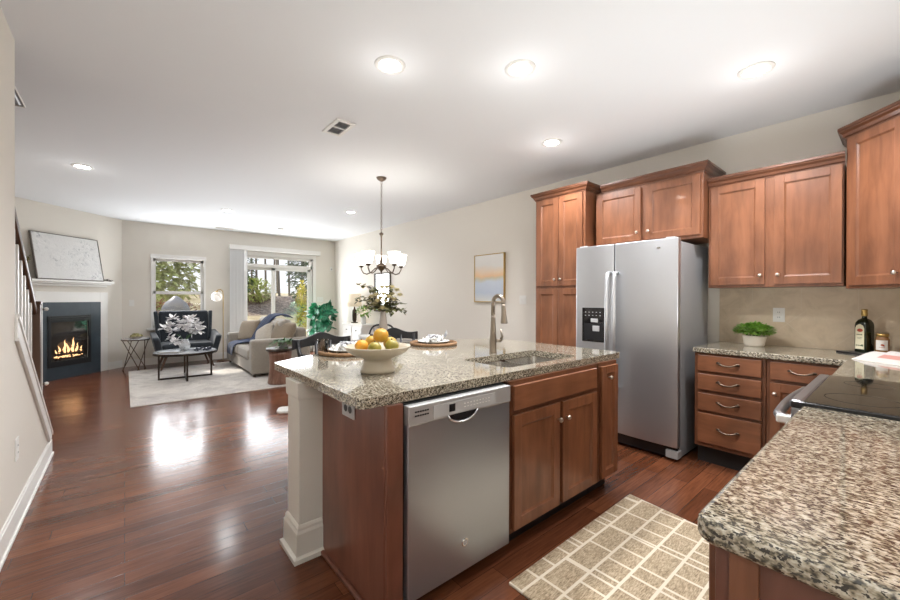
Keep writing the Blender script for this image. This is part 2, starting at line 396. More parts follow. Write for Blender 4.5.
# stair wall: full height, then a sloping knee wall
ky = lambda y: 1.17 - (y-3.226)*.765
struct(MB().prism([(-3.0, 0), (4.54, 0), (4.54, ky(4.54)), (3.226, 1.17), (3.226, CZ), (-3.0, CZ)], XL-.12, XL, 'x').build('wall_stair', 'wall'))
def yz(pts, x0, x1, name): return struct(MB().prism(pts, x0, x1, 'x').build(name, 'white', bevel=.003))
yz([(3.226, 1.17), (4.56, ky(4.56)), (4.56, ky(4.56)+.03), (3.226, 1.20)], XL-.135, XL+.018, 'trim_1')
yz([(3.215, 1.06), (4.43, ky(4.43)-.11), (4.43, .13), (4.545, .13), (4.545, ky(4.545)), (3.215, 1.178)], XL, XL+.012, 'trim_2')
yz([(3.215, 1.045), (4.41, ky(4.41)-.125), (4.43, ky(4.43)-.11), (3.215, 1.065)], XL, XL+.018, 'trim_3')
struct(MB().box(XL, XL+.014, -3.0, 4.545, 0, .12).box(XL, XL+.009, -3.0, 4.545, .12, .135).box(XL, XL+.024, -3, 4.545, 0, .018).build('baseboard_stair', 'white', bevel=.003))
for a, nm in (((.0, 1.79), 'baseboard_far'), ((3.56, XR), 'baseboard_far_corner')):
    struct(MB().box(a[0], a[1], YF-.014, YF, 0, .12).box(a[0], a[1], YF-.009, YF, .12, .135).build(nm, 'white', bevel=.003))
struct(MB().box(XR-.014, XR, 2.70, YF, 0, .12).box(XR-.009, XR, 2.70, YF, .12, .135).build('baseboard_right', 'white', bevel=.003))
b = MB(); k = .7071
def dg(s, o): return (-.04-k*s + k*o, YF-k*s - k*o)   # point on the diagonal wall, o metres in front
b.prism([dg(0, 0), dg(.26, 0), dg(.26, .014), dg(0, .014)], 0, .13)
struct(b.build('baseboard_fireplace', 'white'))
st = MB()
for i in range(9): st.box(XE, XL-.12, 4.35-.26*(i+1), 4.35-.26*i, .18*i, .18*(i+1), 0)
struct(st.build('stair_flight', 'legwood'))

# window_1
wi = MB((0, 0, 0))
for a in ((WX0-.035, WX0, WZ0, WZ1), (WX1, WX1+.035, WZ0, WZ1), (WX0-.045, WX1+.045, WZ1, WZ1+.075)): wi.box(a[0], a[1], YF-.018, YF+.02, a[2], a[3])
wi = struct(wi.build('window_1', 'white', bevel=.003))
MB().box(WX0-.10, WX1+.10, YF-.07, YF+.10, WZ0-.035, WZ0).build('window_sill', 'white', wi, bevel=.004)
def sash(z0, z1, y, name):
    f = MB()
    for a in ((WX0, WX0+.045, z0, z1), (WX1-.045, WX1, z0, z1), (WX0, WX1, z0, z0+.05), (WX0, WX1, z1-.05, z1)): f.box(a[0], a[1], y, y+.035, a[2], a[3])
    o = f.build(name, 'white', wi, bevel=.002)
    MB().box(WX0+.04, WX1-.04, y+.014, y+.020, z0+.045, z1-.045).build('pane', 'glass', o)
sash(1.36, WZ1, YF+.09, 'upper_sash'); sash(WZ0, 1.42, YF+.05, 'lower_sash')
# door_1: sliding glass door with transom
dr = MB()
for a in ((DX0, DX0+.05, 0, DZ1), (DX1-.05, DX1, 0, DZ1), (DX0, DX1, DZ1-.05, DZ1), (DX0, DX1, 1.985, 2.06), (DX0, DX1, 0, .04)): dr.box(a[0], a[1], YF+.02, YF+.14, a[2], a[3])
for a in ((DX1, DX1+.075, 0, DZ1), (DX0-.075, DX0, 0, DZ1), (DX0-.075, DX1+.075, DZ1, DZ1+.09)): dr.box(a[0], a[1], YF-.018, YF+.02, a[2], a[3])
dr = struct(dr.build('door_1', 'white', bevel=.003))
def leafdoor(x0, x1, y, name):
    f = MB()
    for a in ((x0, x0+.065, .04, 1.985), (x1-.065, x1, .04, 1.985), (x0, x1, .04, .15), (x0, x1, 1.925, 1.985)): f.box(a[0], a[1], y, y+.04, a[2], a[3])
    o = f.build(name, 'white', dr, bevel=.003)
    MB().box(x0+.06, x1-.06, y+.017, y+.023, .14, 1.93).build('pane', 'glass', o)
    return o
leafdoor(DX0+.05, 2.66, YF+.085, 'fixed_panel'); s_ = leafdoor(2.60, DX1-.05, YF+.035, 'sliding_panel')
MB().box(3.41, 3.43, YF+.01, YF+.035, .95, 1.2).build('door_handle', 'whiteplastic', s_, bevel=.004)
MB().box(DX0+.05, DX1-.05, YF+.07, YF+.076, 2.06, DZ1-.05).build('transom_pane', 'glass', dr)

# ceiling vents
def vent(name, label, x0, x1, y0, y1, slats_along, fw=.03):
    v = thing(name, label, 'vent', ((x0+x1)/2, (y0+y1)/2, CZ)); o = v.location
    f = MB(o)
    for a in ((x0-fw, x1+fw, y0-fw, y0), (x0-fw, x1+fw, y1, y1+fw), (x0-fw, x0, y0, y1), (x1, x1+fw, y0, y1)): f.box(*a, CZ-.012, CZ)
    f.box(x0, x1, (y0+y1)/2-.008, (y0+y1)/2+.008, CZ-.010, CZ)
    f.build('frame', 'white', v, bevel=.002)
    MB(o).box(x0, x1, y0, y1, CZ-.002, CZ-.0005).build('dark_opening', 'side_grey', v)
    n = 12
    sl = MB(o)
    for i in range(n):
        if slats_along == 'y': xx = x0+(i+.5)*(x1-x0)/n; sl.prism([(xx-.004, CZ-.009), (xx+.004, CZ-.003), (xx+.004, CZ-.002), (xx-.004, CZ-.008)], y0, y1, 'y')
    sl.build('louvres', 'greyplastic', v)
vent('ceiling_vent', 'small white ceiling vent with two dark grilles above the island', 1.325, 1.43, 2.965, 3.21, 'y')
vent('return_grille', 'grey return air grille on the ceiling at the left by the stair wall', -1.05, -.575, 3.45, 4.288, 'y', .006)

p = thing('smoke_detector', 'small white smoke detector on the ceiling near the sliding door', 'smoke detector', (2.46, 8.33, CZ))
MB().lathe([(.0, -.034), (.045, -.034), (.06, -.022), (.065, 0), (0, 0)], n=24).build('housing', 'whiteplastic', p, smooth=True)
MB().lathe([(0, -.037), (.014, -.037), (.014, -.033), (0, -.033)], n=14).build('test_button', 'greyplastic', p)
vent('ceiling_vent', 'thin ceiling vent close to the far wall above the floor lamp', 1.42, 1.74, 9.02, 9.10, 'y', .015)

# recessed downlights
def can(x, y, label, power, dome=False):
    c = thing('recessed_light', label, 'ceiling light', (x, y, CZ), 0, 'recessed ceiling lights')
    MB().lathe([(.062, -.004), (.075, -.010), (.092, -.006), (.095, 0), (.062, 0)], n=28, hollow=True).build('trim_ring', 'white', c, smooth=True)
    if dome: MB().lathe([(.063, -.004), (.05, -.018), (.0, -.026)], n=24).build('lens', 'bulb', c, smooth=True)
    else: MB().lathe([(.063, -.004), (.0, -.004)], n=24).build('lens', 'bulb', c)
    light('downlight_lamp', 'SPOT', (x, y, CZ-.05), power, (.97, .98, 1), spot=150, radius=.07)
    light('downlight_spill', 'POINT', (x, y, CZ-.20), power*.012, (1, .98, .96), radius=.10)
for x, y, l, p, dm in ((1.251, 2.06, 'bright round downlight over the dishwasher end of the island', 80, 0),
        (1.889, 1.563, 'bright round downlight over the sink front, centre of the ceiling', 80, 0),
        (3.027, .613, 'rightmost round downlight, nearest the kitchen wall cabinets', 80, 0),
        (3.003, 2.111, 'round downlight in front of the tall pantry cabinet', 80, 0),
        (-.353, 5.844, 'leftmost round downlight, above the stair end near the fireplace', 50, 0),
        (1.28, 7.177, 'domed round downlight above the coffee table and seating', 30, 1),
        (2.885, 5.979, 'small round downlight just left of the chandelier rod', 26, 0)): can(x, y, l, p, dm)

# ------------------------------------------------------------------ cabinet helpers (local frame: x right, y back, z up, face at y = 0)
def door(root, x0, x1, z0, z1, knob=None, name='door', rail=.058, y0=0, glassy=False):
    f = MB(); y1 = y0-.02
    ix0, ix1, iz0, iz1 = x0+rail, x1-rail, z0+rail, z1-rail
    f.box(x0, ix0, y1, y0, z0, z1).box(ix1, x1, y1, y0, z0, z1).box(ix0, ix1, y1, y0, z0, iz0).box(ix0, ix1, y1, y0, iz1, z1)
    # recessed panel with a sloping lip
    a = [(ix0, iz0), (ix1, iz0), (ix1, iz1), (ix0, iz1)]; e = .010
    q = [(ix0+e, iz0+e), (ix1-e, iz0+e), (ix1-e, iz1-e), (ix0+e, iz1-e)]
    A = [f.bm.verts.new((x, y1+.004, z)) for x, z in a]; B = [f.bm.verts.new((x, y1+.011, z)) for x, z in q]
    for i in range(4): f.bm.faces.new((A[i], A[(i+1) % 4], B[(i+1) % 4], B[i]))
    f.bm.faces.new(B)
    o = f.build(name, 'cherry', root, bevel=.002)
    if knob:
        kx, kz = knob
        MB().lathe([(.004, 0), (.005, .012), (.011, .016), (.014, .022), (.011, .029), (0, .031)], (kx, y1, kz), 14, axis=(0, -1, 0)).build('knob', 'nickel', o, smooth=True)
    return o
def drawer(root, x0, x1, z0, z1, pull=True, name='drawer', y0=0):
    o = MB().box(x0, x1, y0-.02, y0, z0, z1).build(name, 'cherry_h', root, bevel=.004)
    if pull:
        cx, cz = (x0+x1)/2, (z0+z1)/2; yy = y0-.02
        pts = [(cx-.062, yy-.004, cz+.010), (cx-.052, yy-.018, cz+.008), (cx-.028, yy-.026, cz-.002), (cx, yy-.029, cz-.005), (cx+.028, yy-.026, cz-.002), (cx+.052, yy-.018, cz+.008), (cx+.062, yy-.004, cz+.010)]
        h = MB().tube(pts, [.008, .0075, .006, .0055, .006, .0075, .008], 8)
        for sx_ in (-1, 1): h.ell((cx+sx_*.060, yy-.003, cz+.010), .015, .004, .009, 10, 6)
        h.build('handle', 'bronze', o, smooth=True)
    return o
CROWN = [(0, 0), (.006, 0), (.007, .012), (.016, .016), (.022, .036), (.036, .048), (.038, .058), (.044, .060), (.044, .078), (0, .078)]
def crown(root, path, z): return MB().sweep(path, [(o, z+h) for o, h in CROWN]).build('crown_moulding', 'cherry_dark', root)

# ---- right wall, facing -x  (rot -90: local x = world -y, local y = world +x)
R90 = -PI/2
# pantry
PY1, PY0, PX = 2.645, 2.045, 3.478
p = thing('pantry_cabinet', 'tall brown pantry cabinet with four doors left of the fridge', 'cabinet', (PX, PY1, 0), R90); pw = PY1-PY0; pd = XR-PX-.006
MB().box(0, pw, 0, pd, .10, 2.375).build('cabinet_body', 'cherry', p, bevel=.002)
MB().box(.02, pw-.01, .07, pd, 0, .10).build('toe_kick', 'toe', p)
hw = pw/2
for z0, z1, kz in ((.13, 1.395, 1.28), (1.425, 2.355, 1.495)):
    up_ = z0 > 1
    door(p, .025, hw-.004, z0, z1, (hw-.035, kz) if up_ else None); door(p, hw+.004, pw-.025, z0, z1, (hw+.035, kz) if up_ else None)
crown(p, [(0, pd), (0, 0), (pw, 0), (pw, pd)], 2.362)
# over-fridge cabinet
OX = 3.63; OY1, OY0 = 2.019, 1.075; ow = OY1-OY0; od = XR-OX-.006
p = thing('wall_cabinet', 'brown two door wall cabinet above the fridge', 'cabinet', (OX, OY1, 0), R90, 'brown wall cabinets')
MB().box(0, ow, 0, od, 1.80, 2.345).build('cabinet_body', 'cherry', p, bevel=.002)
mid = OY1-1.55
door(p, .02, mid-.022, 1.828, 2.318, (mid-.050, 1.905)); door(p, mid+.022, ow-.02, 1.828, 2.318, (mid+.050, 1.905))
crown(p, [(.065, 0), (ow, 0), (ow, od)], 2.338)
# upper two-door cabinet
UX = 3.74; UY1, UY0 = 1.068, .272; uw = UY1-UY0; ud = XR-UX-.006
p = thing('wall_cabinet', 'brown two door wall cabinet between the fridge and the corner cabinet', 'cabinet', (UX, UY1, 0), R90, 'brown wall cabinets')
MB().box(0, uw, 0, ud, 1.385, 2.225).build('cabinet_body', 'cherry', p, bevel=.002)
um = UY1-.667
door(p, .018, um-.028, 1.405, 2.212, (um-.052, 1.475)); door(p, um+.028, uw-.008, 1.405, 2.212, (um+.052, 1.475))
crown(p, [(.0, 0), (uw+.004, 0)], 2.214)
# diagonal corner cabinet
cx, cy = 3.74, .262; cw = .40; c45 = -3*PI/4
p = thing('corner_wall_cabinet', 'taller diagonal brown corner wall cabinet at the right edge', 'cabinet', (cx, cy, 0), c45, 'brown wall cabinets')
def wl_(x, y):  # world -> local of the corner cabinet
    v = Matrix.Rotation(-c45, 3, 'Z') @ Vector((x-cx, y-cy, 0)); return (v.x, v.y)
ex, ey = cx-cw*k, cy-cw*k
poly = [wl_(cx, cy), wl_(ex, ey), wl_(ex, YN+.006), wl_(XR-.006, YN+.006), wl_(XR-.006, cy)]
MB().prism(poly, 1.366, 2.388).build('cabinet_body', 'cherry', p, bevel=.002)
door(p, .03, cw-.02, 1.384, 2.372, (cw-.055, 1.452))
crown(p, [wl_(XR-.006, cy), wl_(cx, cy), wl_(ex, ey), wl_(ex, YN+.006)], 2.376)
# base cabinets on the right wall
BX = 3.45
def basecab(name, label, y1, y0, cat='cabinet'):
    p = thing(name, label, cat, (BX, y1, 0), R90, 'brown base cabinets'); w_ = y1-y0; d_ = XR-BX-.006
    MB().box(0, w_, 0, d_, .145, .872).build('cabinet_body', 'cherry_shaded', p, bevel=.002)
    MB().box(0, w_, .075, d_, 0, .145).build('toe_kick', 'toe', p)
    return p, w_
p, w_ = basecab('base_cabinet', 'brown base cabinet with a stack of four drawers beside the fridge', 1.075, .632)
for z0, z1 in ((.735, .858), (.588, .712), (.430, .562), (.180, .408)): drawer(p, .025, w_-.022, z0, z1)
p, w_ = basecab('base_cabinet', 'brown base cabinet with one drawer over a door beside the range corner', .629, .245)
drawer(p, .022, w_-.03, .735, .858); door(p, .022, w_-.03, .18, .712, (.05, .64))

# counters
CT, CB = .914, .874
def rounded(pts, radii, n=6):
    out = []; N = len(pts)
    for i in range(N):
        p0, p1, p2 = (Vector(pts[i-1]), Vector(pts[i]), Vector(pts[(i+1) % N])); r = radii[i]
        if r <= 0: out.append(tuple(p1)); continue
        a = (p0-p1).normalized(); b_ = (p2-p1).normalized(); ang = a.angle(b_); tl = r/math.tan(ang/2)
        c = p1 + (a+b_).normalized()*(r/math.sin(ang/2)); s0 = p1+a*tl-c; s1 = p1+b_*tl-c
        for j in range(n+1):
            v = s0.lerp(s1, j/n).normalized()*r if ang > .2 else s0
            out.append(tuple(c+v))
    return out
o = MB((3.7, .5, CB)).prism([(3.42, 1.085), (3.42, .24), (2.612, .24), (2.612, YN+.004), (XR-.004, YN+.004), (XR-.004, 1.085)][::-1], CB, CT).build('countertop', 'granite', bevel=.009, seg=3)
tag(o, 'speckled granite countertop in the corner beyond the range under the potted plant', 'countertop', 'granite countertops')
o = MB((1.3, 0, CB)).prism(rounded([(.752, .238), (.752, YN+.004), (1.842, YN+.004), (1.842, .238)], [.035, 0, 0, 0]), CB, CT).build('countertop', 'granite', bevel=.011, seg=3)
tag(o, 'large speckled granite countertop in the right foreground', 'countertop', 'granite countertops')
# near base cabinet, facing +y
p = thing('base_cabinet', 'dark brown base cabinet end under the foreground countertop', 'cabinet', (1.84, .212, 0), PI, 'brown base cabinets')
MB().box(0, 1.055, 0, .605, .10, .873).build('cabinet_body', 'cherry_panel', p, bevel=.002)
MB().box(0, 1.055, .07, .605, 0, .10).build('toe_kick', 'toe', p)
MB().box(1.055, 1.063, .022, .062, .0, .872).build('corner_stile', 'cherry', p, bevel=.001)
door(p, .03, .50, .13, .70, (.45, .64)); door(p, .55, 1.02, .13, .70, (.6, .64)); drawer(p, .03, .50, .73, .858); drawer(p, .55, 1.02, .73, .858)
# backsplash
o = MB((XR, 0, 0)).box(XR-.010, XR-.001, YN, 1.075, CT, 1.42).build('wall_backsplash', 'tile'); struct(o)
o = MB((0, YN, 0)).box(.80, XR-.011, YN+.001, YN+.010, CT, 1.42).build('wall_backsplash_near', 'tile'); struct(o)

# ------------------------------------------------------------------ fridge
FX, FY1, FY0 = 3.30, 2.043, 1.150; fw = FY1-FY0
p = thing('refrigerator', 'side by side stainless steel refrigerator with ice dispenser', 'refrigerator', (FX, FY1, 0), R90)
MB().box(.006, fw-.006, .075, .735, .02, 1.755).build('case', 'fridge_side', p, bevel=.006)
sp_ = FY1-1.666
def fdoor(x0, x1):
    f = MB(); n = 10; pts = []
    for i in range(n+1):
        x = x0+(x1-x0)*i/n; pts.append((x, .012*(2*i/n-1)**2))
    f.prism(pts + [(x1, .068), (x0, .068)], .115, 1.778)
    return f
d1 = fdoor(0, sp_-.004).build('freezer_door', 'steel', p, bevel=.006); d2 = fdoor(sp_+.004, fw).build('fridge_door', 'steel', p, bevel=.006)
for hx, d in ((sp_-.032, d1), (sp_+.032, d2)):
    h = MB(); pts = [(hx, .0, 1.52), (hx, -.045, 1.515), (hx, -.058, 1.47), (hx, -.064, 1.0), (hx, -.058, .56), (hx, -.045, .515), (hx, .0, .51)]
    h.tube(pts, .0175, 12); h.build('handle', 'steel', d, smooth=True)
dx0, dx1, dz0, dz1 = .073, .300, .895, 1.21
ds = MB().box(dx0, dx1, -.003, .03, dz0, dz1).build('ice_dispenser', 'blackglass', d1, bevel=.004)
MB().box(dx0+.02, dx1-.02, -.0045, 0, dz0+.02, dz0+.17).build('dispenser_recess', 'black', ds)
MB().box(dx0+.09, dx0+.16, -.007, 0, 1.075, 1.11).box(dx0+.11, dx0+.175, -.012, 0, .995, 1.045).build('paddle', 'greyplastic', ds, bevel=.003)
for i in range(10): xx = dx0+.03+.036*(i % 5); zz = 1.135+.03*(i//5); MB().box(xx, xx+.012, -.0036, 0, zz, zz+.006).build('control_icon', 'greyplastic', ds)
MB().box(fw-.155, fw-.128, -.0005, .03, 1.70, 1.712).build('badge', 'chrome', d2)
MB().box(.01, fw-.01, .045, .074, .022, .108).build('base_grille', 'black', p)
MB().box(fw-.09, fw, .02, .10, .025, .085).build('foot_cover', 'greyplastic', p, bevel=.004)
for xx in (.03, fw-.10): MB().box(xx, xx+.07, .03, .1, 1.775, 1.79).build('hinge_cover', 'greyplastic', p, bevel=.003)
for xx in (.05, fw-.10): MB().box(xx, xx+.05, .15, .6, 0, .03).build('wheel_rail', 'black', p)

# ------------------------------------------------------------------ island
IX0, IY = .785, 1.285
# end panel with shoe mould and corner post
p = thing('island_end_panel', 'brown wooden end panel of the island beside the dishwasher', 'cabinet panel', (.77, IY, 0))
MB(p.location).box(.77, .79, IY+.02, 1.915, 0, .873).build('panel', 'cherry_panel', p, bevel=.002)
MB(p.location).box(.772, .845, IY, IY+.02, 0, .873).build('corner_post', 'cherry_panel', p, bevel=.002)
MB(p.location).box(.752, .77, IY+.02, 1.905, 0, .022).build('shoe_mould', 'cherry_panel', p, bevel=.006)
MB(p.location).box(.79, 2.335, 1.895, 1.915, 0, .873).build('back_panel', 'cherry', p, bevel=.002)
# column
p = thing('island_column', 'ivory square column supporting the left end of the island', 'column', (.70, 2.005, 0)); o_ = p.location
MB(o_).box(.655, .785, 1.92, 2.09, 0, .873).build('shaft', 'column', p, bevel=.002)
bx = [(.655, 1.92), (.785, 1.92), (.785, 2.09), (.655, 2.09)]
MB(o_).sweep(bx, [(0, 0), (.032, 0), (.032, .022), (.018, .03), (.016, .135), (.010, .148), (.010, .160), (.004, .172), (0, .174)], True).build('base_moulding', 'column', p)
MB(o_).sweep(bx, [(0, .785), (.005, .788), (.008, .80), (.009, .873), (0, .873)], True).build('capital', 'column', p)
# dishwasher
p = thing('dishwasher', 'stainless steel dishwasher built into the left of the island', 'dishwasher', (.853, IY, 0)); dw = .603
MB().box(.004, dw-.004, .01, .57, .10, .868).build('tub', 'black', p)
d = MB().box(0, dw, -.022, .012, .078, .785).build('door', 'steel_dw', p, bevel=.004)
# console with the pocket handle
cs = MB().box(0, dw, -.028, .012, .782, .862).build('control_panel', 'steel_panel', p, bevel=.004)
MB().box(.12, .49, -.0305, -.027, .792, .846).build('button_strip', 'greyplastic', cs, bevel=.001)
MB().box(.205, .238, -.0325, -.029, .806, .838).build('display', 'black', cs)
v = MB()
for i in range(6):
    for zz in (.818, .834): v.box(.028+i*.012, .037+i*.012, -.0295, -.027, zz, zz+.006)
v.build('vent_slot', 'black', cs)
v = MB()
for i in range(9): v.box(.29+i*.019, .298+i*.019, -.0318, -.029, .826, .830).box(.29+i*.019, .300+i*.019, -.0318, -.029, .812, .8145)
v.build('button', 'whiteplastic', cs)
pts = [(.205+.165*i/12, .790-.032*math.sin(PI*i/12)**.5) for i in range(13)]
MB().prism(pts, -.0285, -.0215, 'y').build('pocket_recess', 'black', d)
MB().tube([(.20+.175*i/12, -.027, .790-.040*math.sin(PI*i/12)**.5) for i in range(13)], .005, 8).build('pocket_lip', 'steel', d, smooth=True)
MB().lathe([(.019, 0), (.019, .002), (.015, .003), (0, .003)], (.305, -.022, .205), 24, axis=(0, -1, 0)).build('round_badge', 'chrome', d)
MB().lathe([(.0125, .003), (.0125, .0036), (0, .0036)], (.305, -.022, .205), 20, axis=(0, -1, 0)).build('badge_emblem', 'greyplastic', d)
MB().box(.0, dw, .06, .09, 0, .10).build('toe_kick', 'toe', p)
# sink base
p = thing('sink_base_cabinet', 'brown island cabinet with two doors under the sink', 'cabinet', (1.462, IY, 0), 0, 'island cabinets'); sw = .880
MB().box(0, sw, 0, .60, .10, .62).box(0, sw, 0, .018, .62, .873).box(0, .018, 0, .60, .62, .873).box(sw-.018, sw, 0, .60, .62, .873).build('cabinet_body', 'cherry_shaded', p, bevel=.002)
MB().box(0, sw, .07, .59, 0, .10).build('toe_kick', 'toe', p)
drawer(p, .035, sw-.04, .725, .850, False, 'false_drawer_front')
door(p, .035, .430, .118, .700, (.408, .610)); door(p, .462, sw-.04, .118, .700, (.487, .610))
# narrow cabinet
p = thing('narrow_island_cabinet', 'narrow single door brown cabinet at the right end of the island', 'cabinet', (2.345, IY, 0), 0, 'island cabinets'); nw = .245
MB().box(0, nw, 0, .61, .10, .873).build('cabinet_body', 'cherry_shaded', p, bevel=.002)
MB().box(0, nw-.02, .07, .59, 0, .10).build('toe_kick', 'toe', p)
door(p, .02, nw-.015, .118, .848, (.095, .775), rail=.05)
# island countertop with sink cut-out
arc = [(.665, 2.37), (.78, 2.45), (.95, 2.55), (1.2, 2.66), (1.5, 2.745), (1.8, 2.785), (2.1, 2.765), (2.35, 2.70), (2.56, 2.60), (2.66, 2.50)]
poly = rounded([(.665, 1.302), (2.70, 1.302), (2.70, 2.42)] + arc[::-1], [.035, .04, .05] + [0]*(len(arc)-1) + [.012])
SX0, SX1, SY0, SY1 = 1.585, 2.285, 1.392, 1.765
def slab(outer, hole, z0, z1, off):
    b = MB(off); bm = b.bm
    def loop(pts, z): 
        vs = [bm.verts.new((x, y, z)) for x, y in pts]; es = [bm.edges.new((vs[i], vs[(i+1) % len(vs)])) for i in range(len(vs))]; return vs, es
    for z in (z0, z1):
        ov, oe = loop(outer, z); hv, he = loop(hole, z); bmesh.ops.triangle_fill(bm, edges=oe+he, use_beauty=True)
        if z == z0: o0, h0 = ov, hv
        else:
            for a, c in ((o0, ov), (h0, hv)):
                for i in range(len(a)): bm.faces.new((a[i], a[(i+1) % len(a)], c[(i+1) % len(a)], c[i]))
    return b
hole = rounded([(SX0, SY0), (SX1, SY0), (SX1, SY1), (SX0, SY1)], [.05]*4)
o = slab(poly, hole, CB, CT, (1.6, 1.9, CB)).build('countertop', 'granite', bevel=.009, seg=3)
tag(o, 'granite island countertop with a curved back edge and sink cut-out', 'countertop', 'granite countertops')
# sink: two bowls
p = thing('kitchen_sink', 'double bowl stainless undermount sink in the island countertop', 'sink', ((SX0+SX1)/2, (SY0+SY1)/2, CB-.2)); o_ = p.location
def bowl_(x0, x1, y0, y1, zb, nm):
    b = MB(o_); bm = b.bm
    top = rounded([(x0, y0), (x1, y0), (x1, y1), (x0, y1)], [.05]*4); bot = rounded([(x0+.02, y0+.02), (x1-.02, y0+.02), (x1-.02, y1-.02), (x0+.02, y1-.02)], [.05]*4)
    T = [bm.verts.new((x, y, CB-.003)) for x, y in top]; B = [bm.verts.new((x, y, zb)) for x, y in bot]
    for i in range(len(T)): bm.faces.new((T[i], T[(i+1) % len(T)], B[(i+1) % len(T)], B[i]))
    bm.faces.new(B)
    o = b.build(nm, 'sink', p, smooth=False, solid=.002)
    MB(o_).lathe([(.04, zb+.001), (.042, zb+.004), (.03, zb+.005), (0, zb+.003)], ((x0+x1)/2, (y0+y1)/2, 0), 20).build('drain', 'chrome', o, smooth=True)
dv = 1.945
bowl_(SX0-.008, dv-.012, SY0-.008, SY1+.008, .69, 'left_bowl'); bowl_(dv+.012, SX1+.008, SY0-.008, SY1+.008, .69, 'right_bowl')
MB(o_).box(dv-.012, dv+.012, SY0+.03, SY1-.03, .80, .862).build('divider', 'sink', p, bevel=.006)
# faucet
fx, fy = 1.955, 1.85
p = thing('faucet', 'tall brushed nickel pull-down kitchen faucet behind the sink', 'faucet', (fx, fy, CT))
MB().lathe([(.026, 0), (.027, .008), (.024, .015), (.0255, .08), (.021, .16), (.0165, .24), (.015, .26)], n=20).build('body', 'faucet', p, smooth=True)
hd = Vector((-.05, -1, 0)).normalized()
pts = []
R_ = .050
for i in range(15):
    a = PI - i*(PI*1.04)/14; pts.append(tuple(hd*(R_+R_*math.cos(a)) + Vector((0, 0, .345+R_*math.sin(a)))))
sp_o = MB().tube([(0, 0, .24)] + pts, .0145, 12).build('spout', 'faucet', p, smooth=True)
e = Vector(pts[-1])
MB().tube([tuple(e), tuple(e+Vector((0, 0, -.02))), tuple(e+hd*.004+Vector((0, 0, -.07))), tuple(e+hd*.008+Vector((0, 0, -.125))), tuple(e+hd*.008+Vector((0, 0, -.13)))], [.014, .015, .018, .024, .021], 16).build('spray_head', 'faucet', sp_o, smooth=True)
hv = Vector((.80, -.60, 0)).normalized()
MB().tube([tuple(hv*.015+Vector((0, 0, .085))), tuple(hv*.058+Vector((0, 0, .085)))], .013, 12).tube([tuple(hv*.055+Vector((0, 0, .085))), tuple(hv*.064+Vector((0, 0, .115))), tuple(hv*.052+Vector((0, 0, .165)))], [.011, .009, .005], 10).build('lever_handle', 'faucet', p, smooth=True)

# outlets and switches
def plate(name, label, cat, loc, rotz, w_=.075, h_=.12, kind='outlet', pm='whiteplastic'):
    p = thing(name, label, cat, loc, rotz)
    MB().box(-w_/2, w_/2, -.006, 0, -h_/2, h_/2).build('cover_plate', pm, p, bevel=.002)
    if kind == 'outlet':
        for s_ in (-1, 1):
            r_ = MB().lathe([(.016, 0), (.016, .0015), (0, .0015)], (0, -.006, s_*.02), 16, axis=(0, -1, 0)).build('receptacle', 'whiteplastic', p)
            MB().box(-.007, -.004, -.0082, -.007, s_*.02-.004, s_*.02+.006).box(.004, .007, -.0082, -.007, s_*.02-.004, s_*.02+.006).build('slot', 'black', r_)
    elif kind == 'dark':
        for s_ in (-1, 1):
            r_ = MB().lathe([(.016, 0), (.016, .0015), (0, .0015)], (s_*.022, -.006, 0), 16, axis=(0, -1, 0)).build('receptacle', 'black', p)
    else:
        n_ = kind
        for i in range(n_):
            xx = (i-(n_-1)/2)*.046
            MB().box(xx-.008, xx+.008, -.010, -.005, -.016, .016).build('toggle', 'whiteplastic', p, bevel=.002)
    return p
plate('wall_outlet', 'white outlet on the tan tile backsplash right of the potted plant', 'outlet', (XR-.011, .665, 1.165), R90, .075, .115)
plate('wall_outlet', 'white outlet low on the stair wall at the far left', 'outlet', (XL, 3.25, .43), PI/2, .075, .125)
plate('island_outlet', 'grey outlet plate with two black sockets on the island end panel', 'outlet', (.769, 1.61, .795), R90, .12, .075, 'dark', 'greyplastic')
plate('light_switch', 'white double light switch right of the framed abstract picture', 'light switch', (XR, 3.31, 1.275), R90, .115, .118, 2)
plate('light_switch', 'white light switch left of the window beside the fireplace corner', 'light switch', (.10, YF, 1.19), 0, .075, .118, 1)
plate('light_switch', 'wide white light switch plate right of the sliding door', 'light switch', (3.70, YF, 1.26), 0, .16, .118, 3)
p = thing('motion_sensor', 'small white motion sensor high beside the right end of the far wall', 'sensor', (3.98, YF, 2.03))
MB().box(-.03, .03, -.035, 0, -.05, .05).build('housing', 'whiteplastic', p, bevel=.008); MB().box(-.018, .018, -.037, -.034, -.03, .005).build('lens', 'greyplastic', p)

# ------------------------------------------------------------------ range
p = thing('kitchen_range', 'black glass-top electric range between the granite countertops', 'range', (2.227, 0, 0)); o_ = p.location; rx0, rx1 = 1.847, 2.607
MB(o_).box(rx0, rx1, YN+.012, .215, .02, .90).build('body', 'side_grey', p, bevel=.003)
MB(o_).box(rx0-.002, rx1+.002, YN+.012, .268, .900, .924).build('cooktop_frame', 'black', p, bevel=.004)
ct_ = MB(o_).box(rx0+.002, rx1-.002, YN+.03, .232, .922, .9265).build('glass_cooktop', 'blackglass', p, bevel=.001)
for bx_, by_, br_ in ((2.04, .10, .10), (2.42, .10, .075), (2.04, -.2, .075), (2.42, -.2, .10)):
    MB(o_).lathe([(br_, .9266), (br_, .9269), (br_-.003, .9269), (br_-.003, .9266)], (bx_, by_, 0), 32, hollow=True).build('burner_ring', 'ring', ct_)
MB(o_).box(rx0, rx1, .215, .262, .12, .845).build('oven_door', 'blackglass', p, bevel=.006)
MB(o_).box(rx0, rx1, .215, .268, .85, .90).build('front_rail', 'range_steel', p, bevel=.006)
MB(o_).box(rx0, rx1, .234, .272, .898, .9265).build('front_trim', 'range_steel', p, bevel=.008)
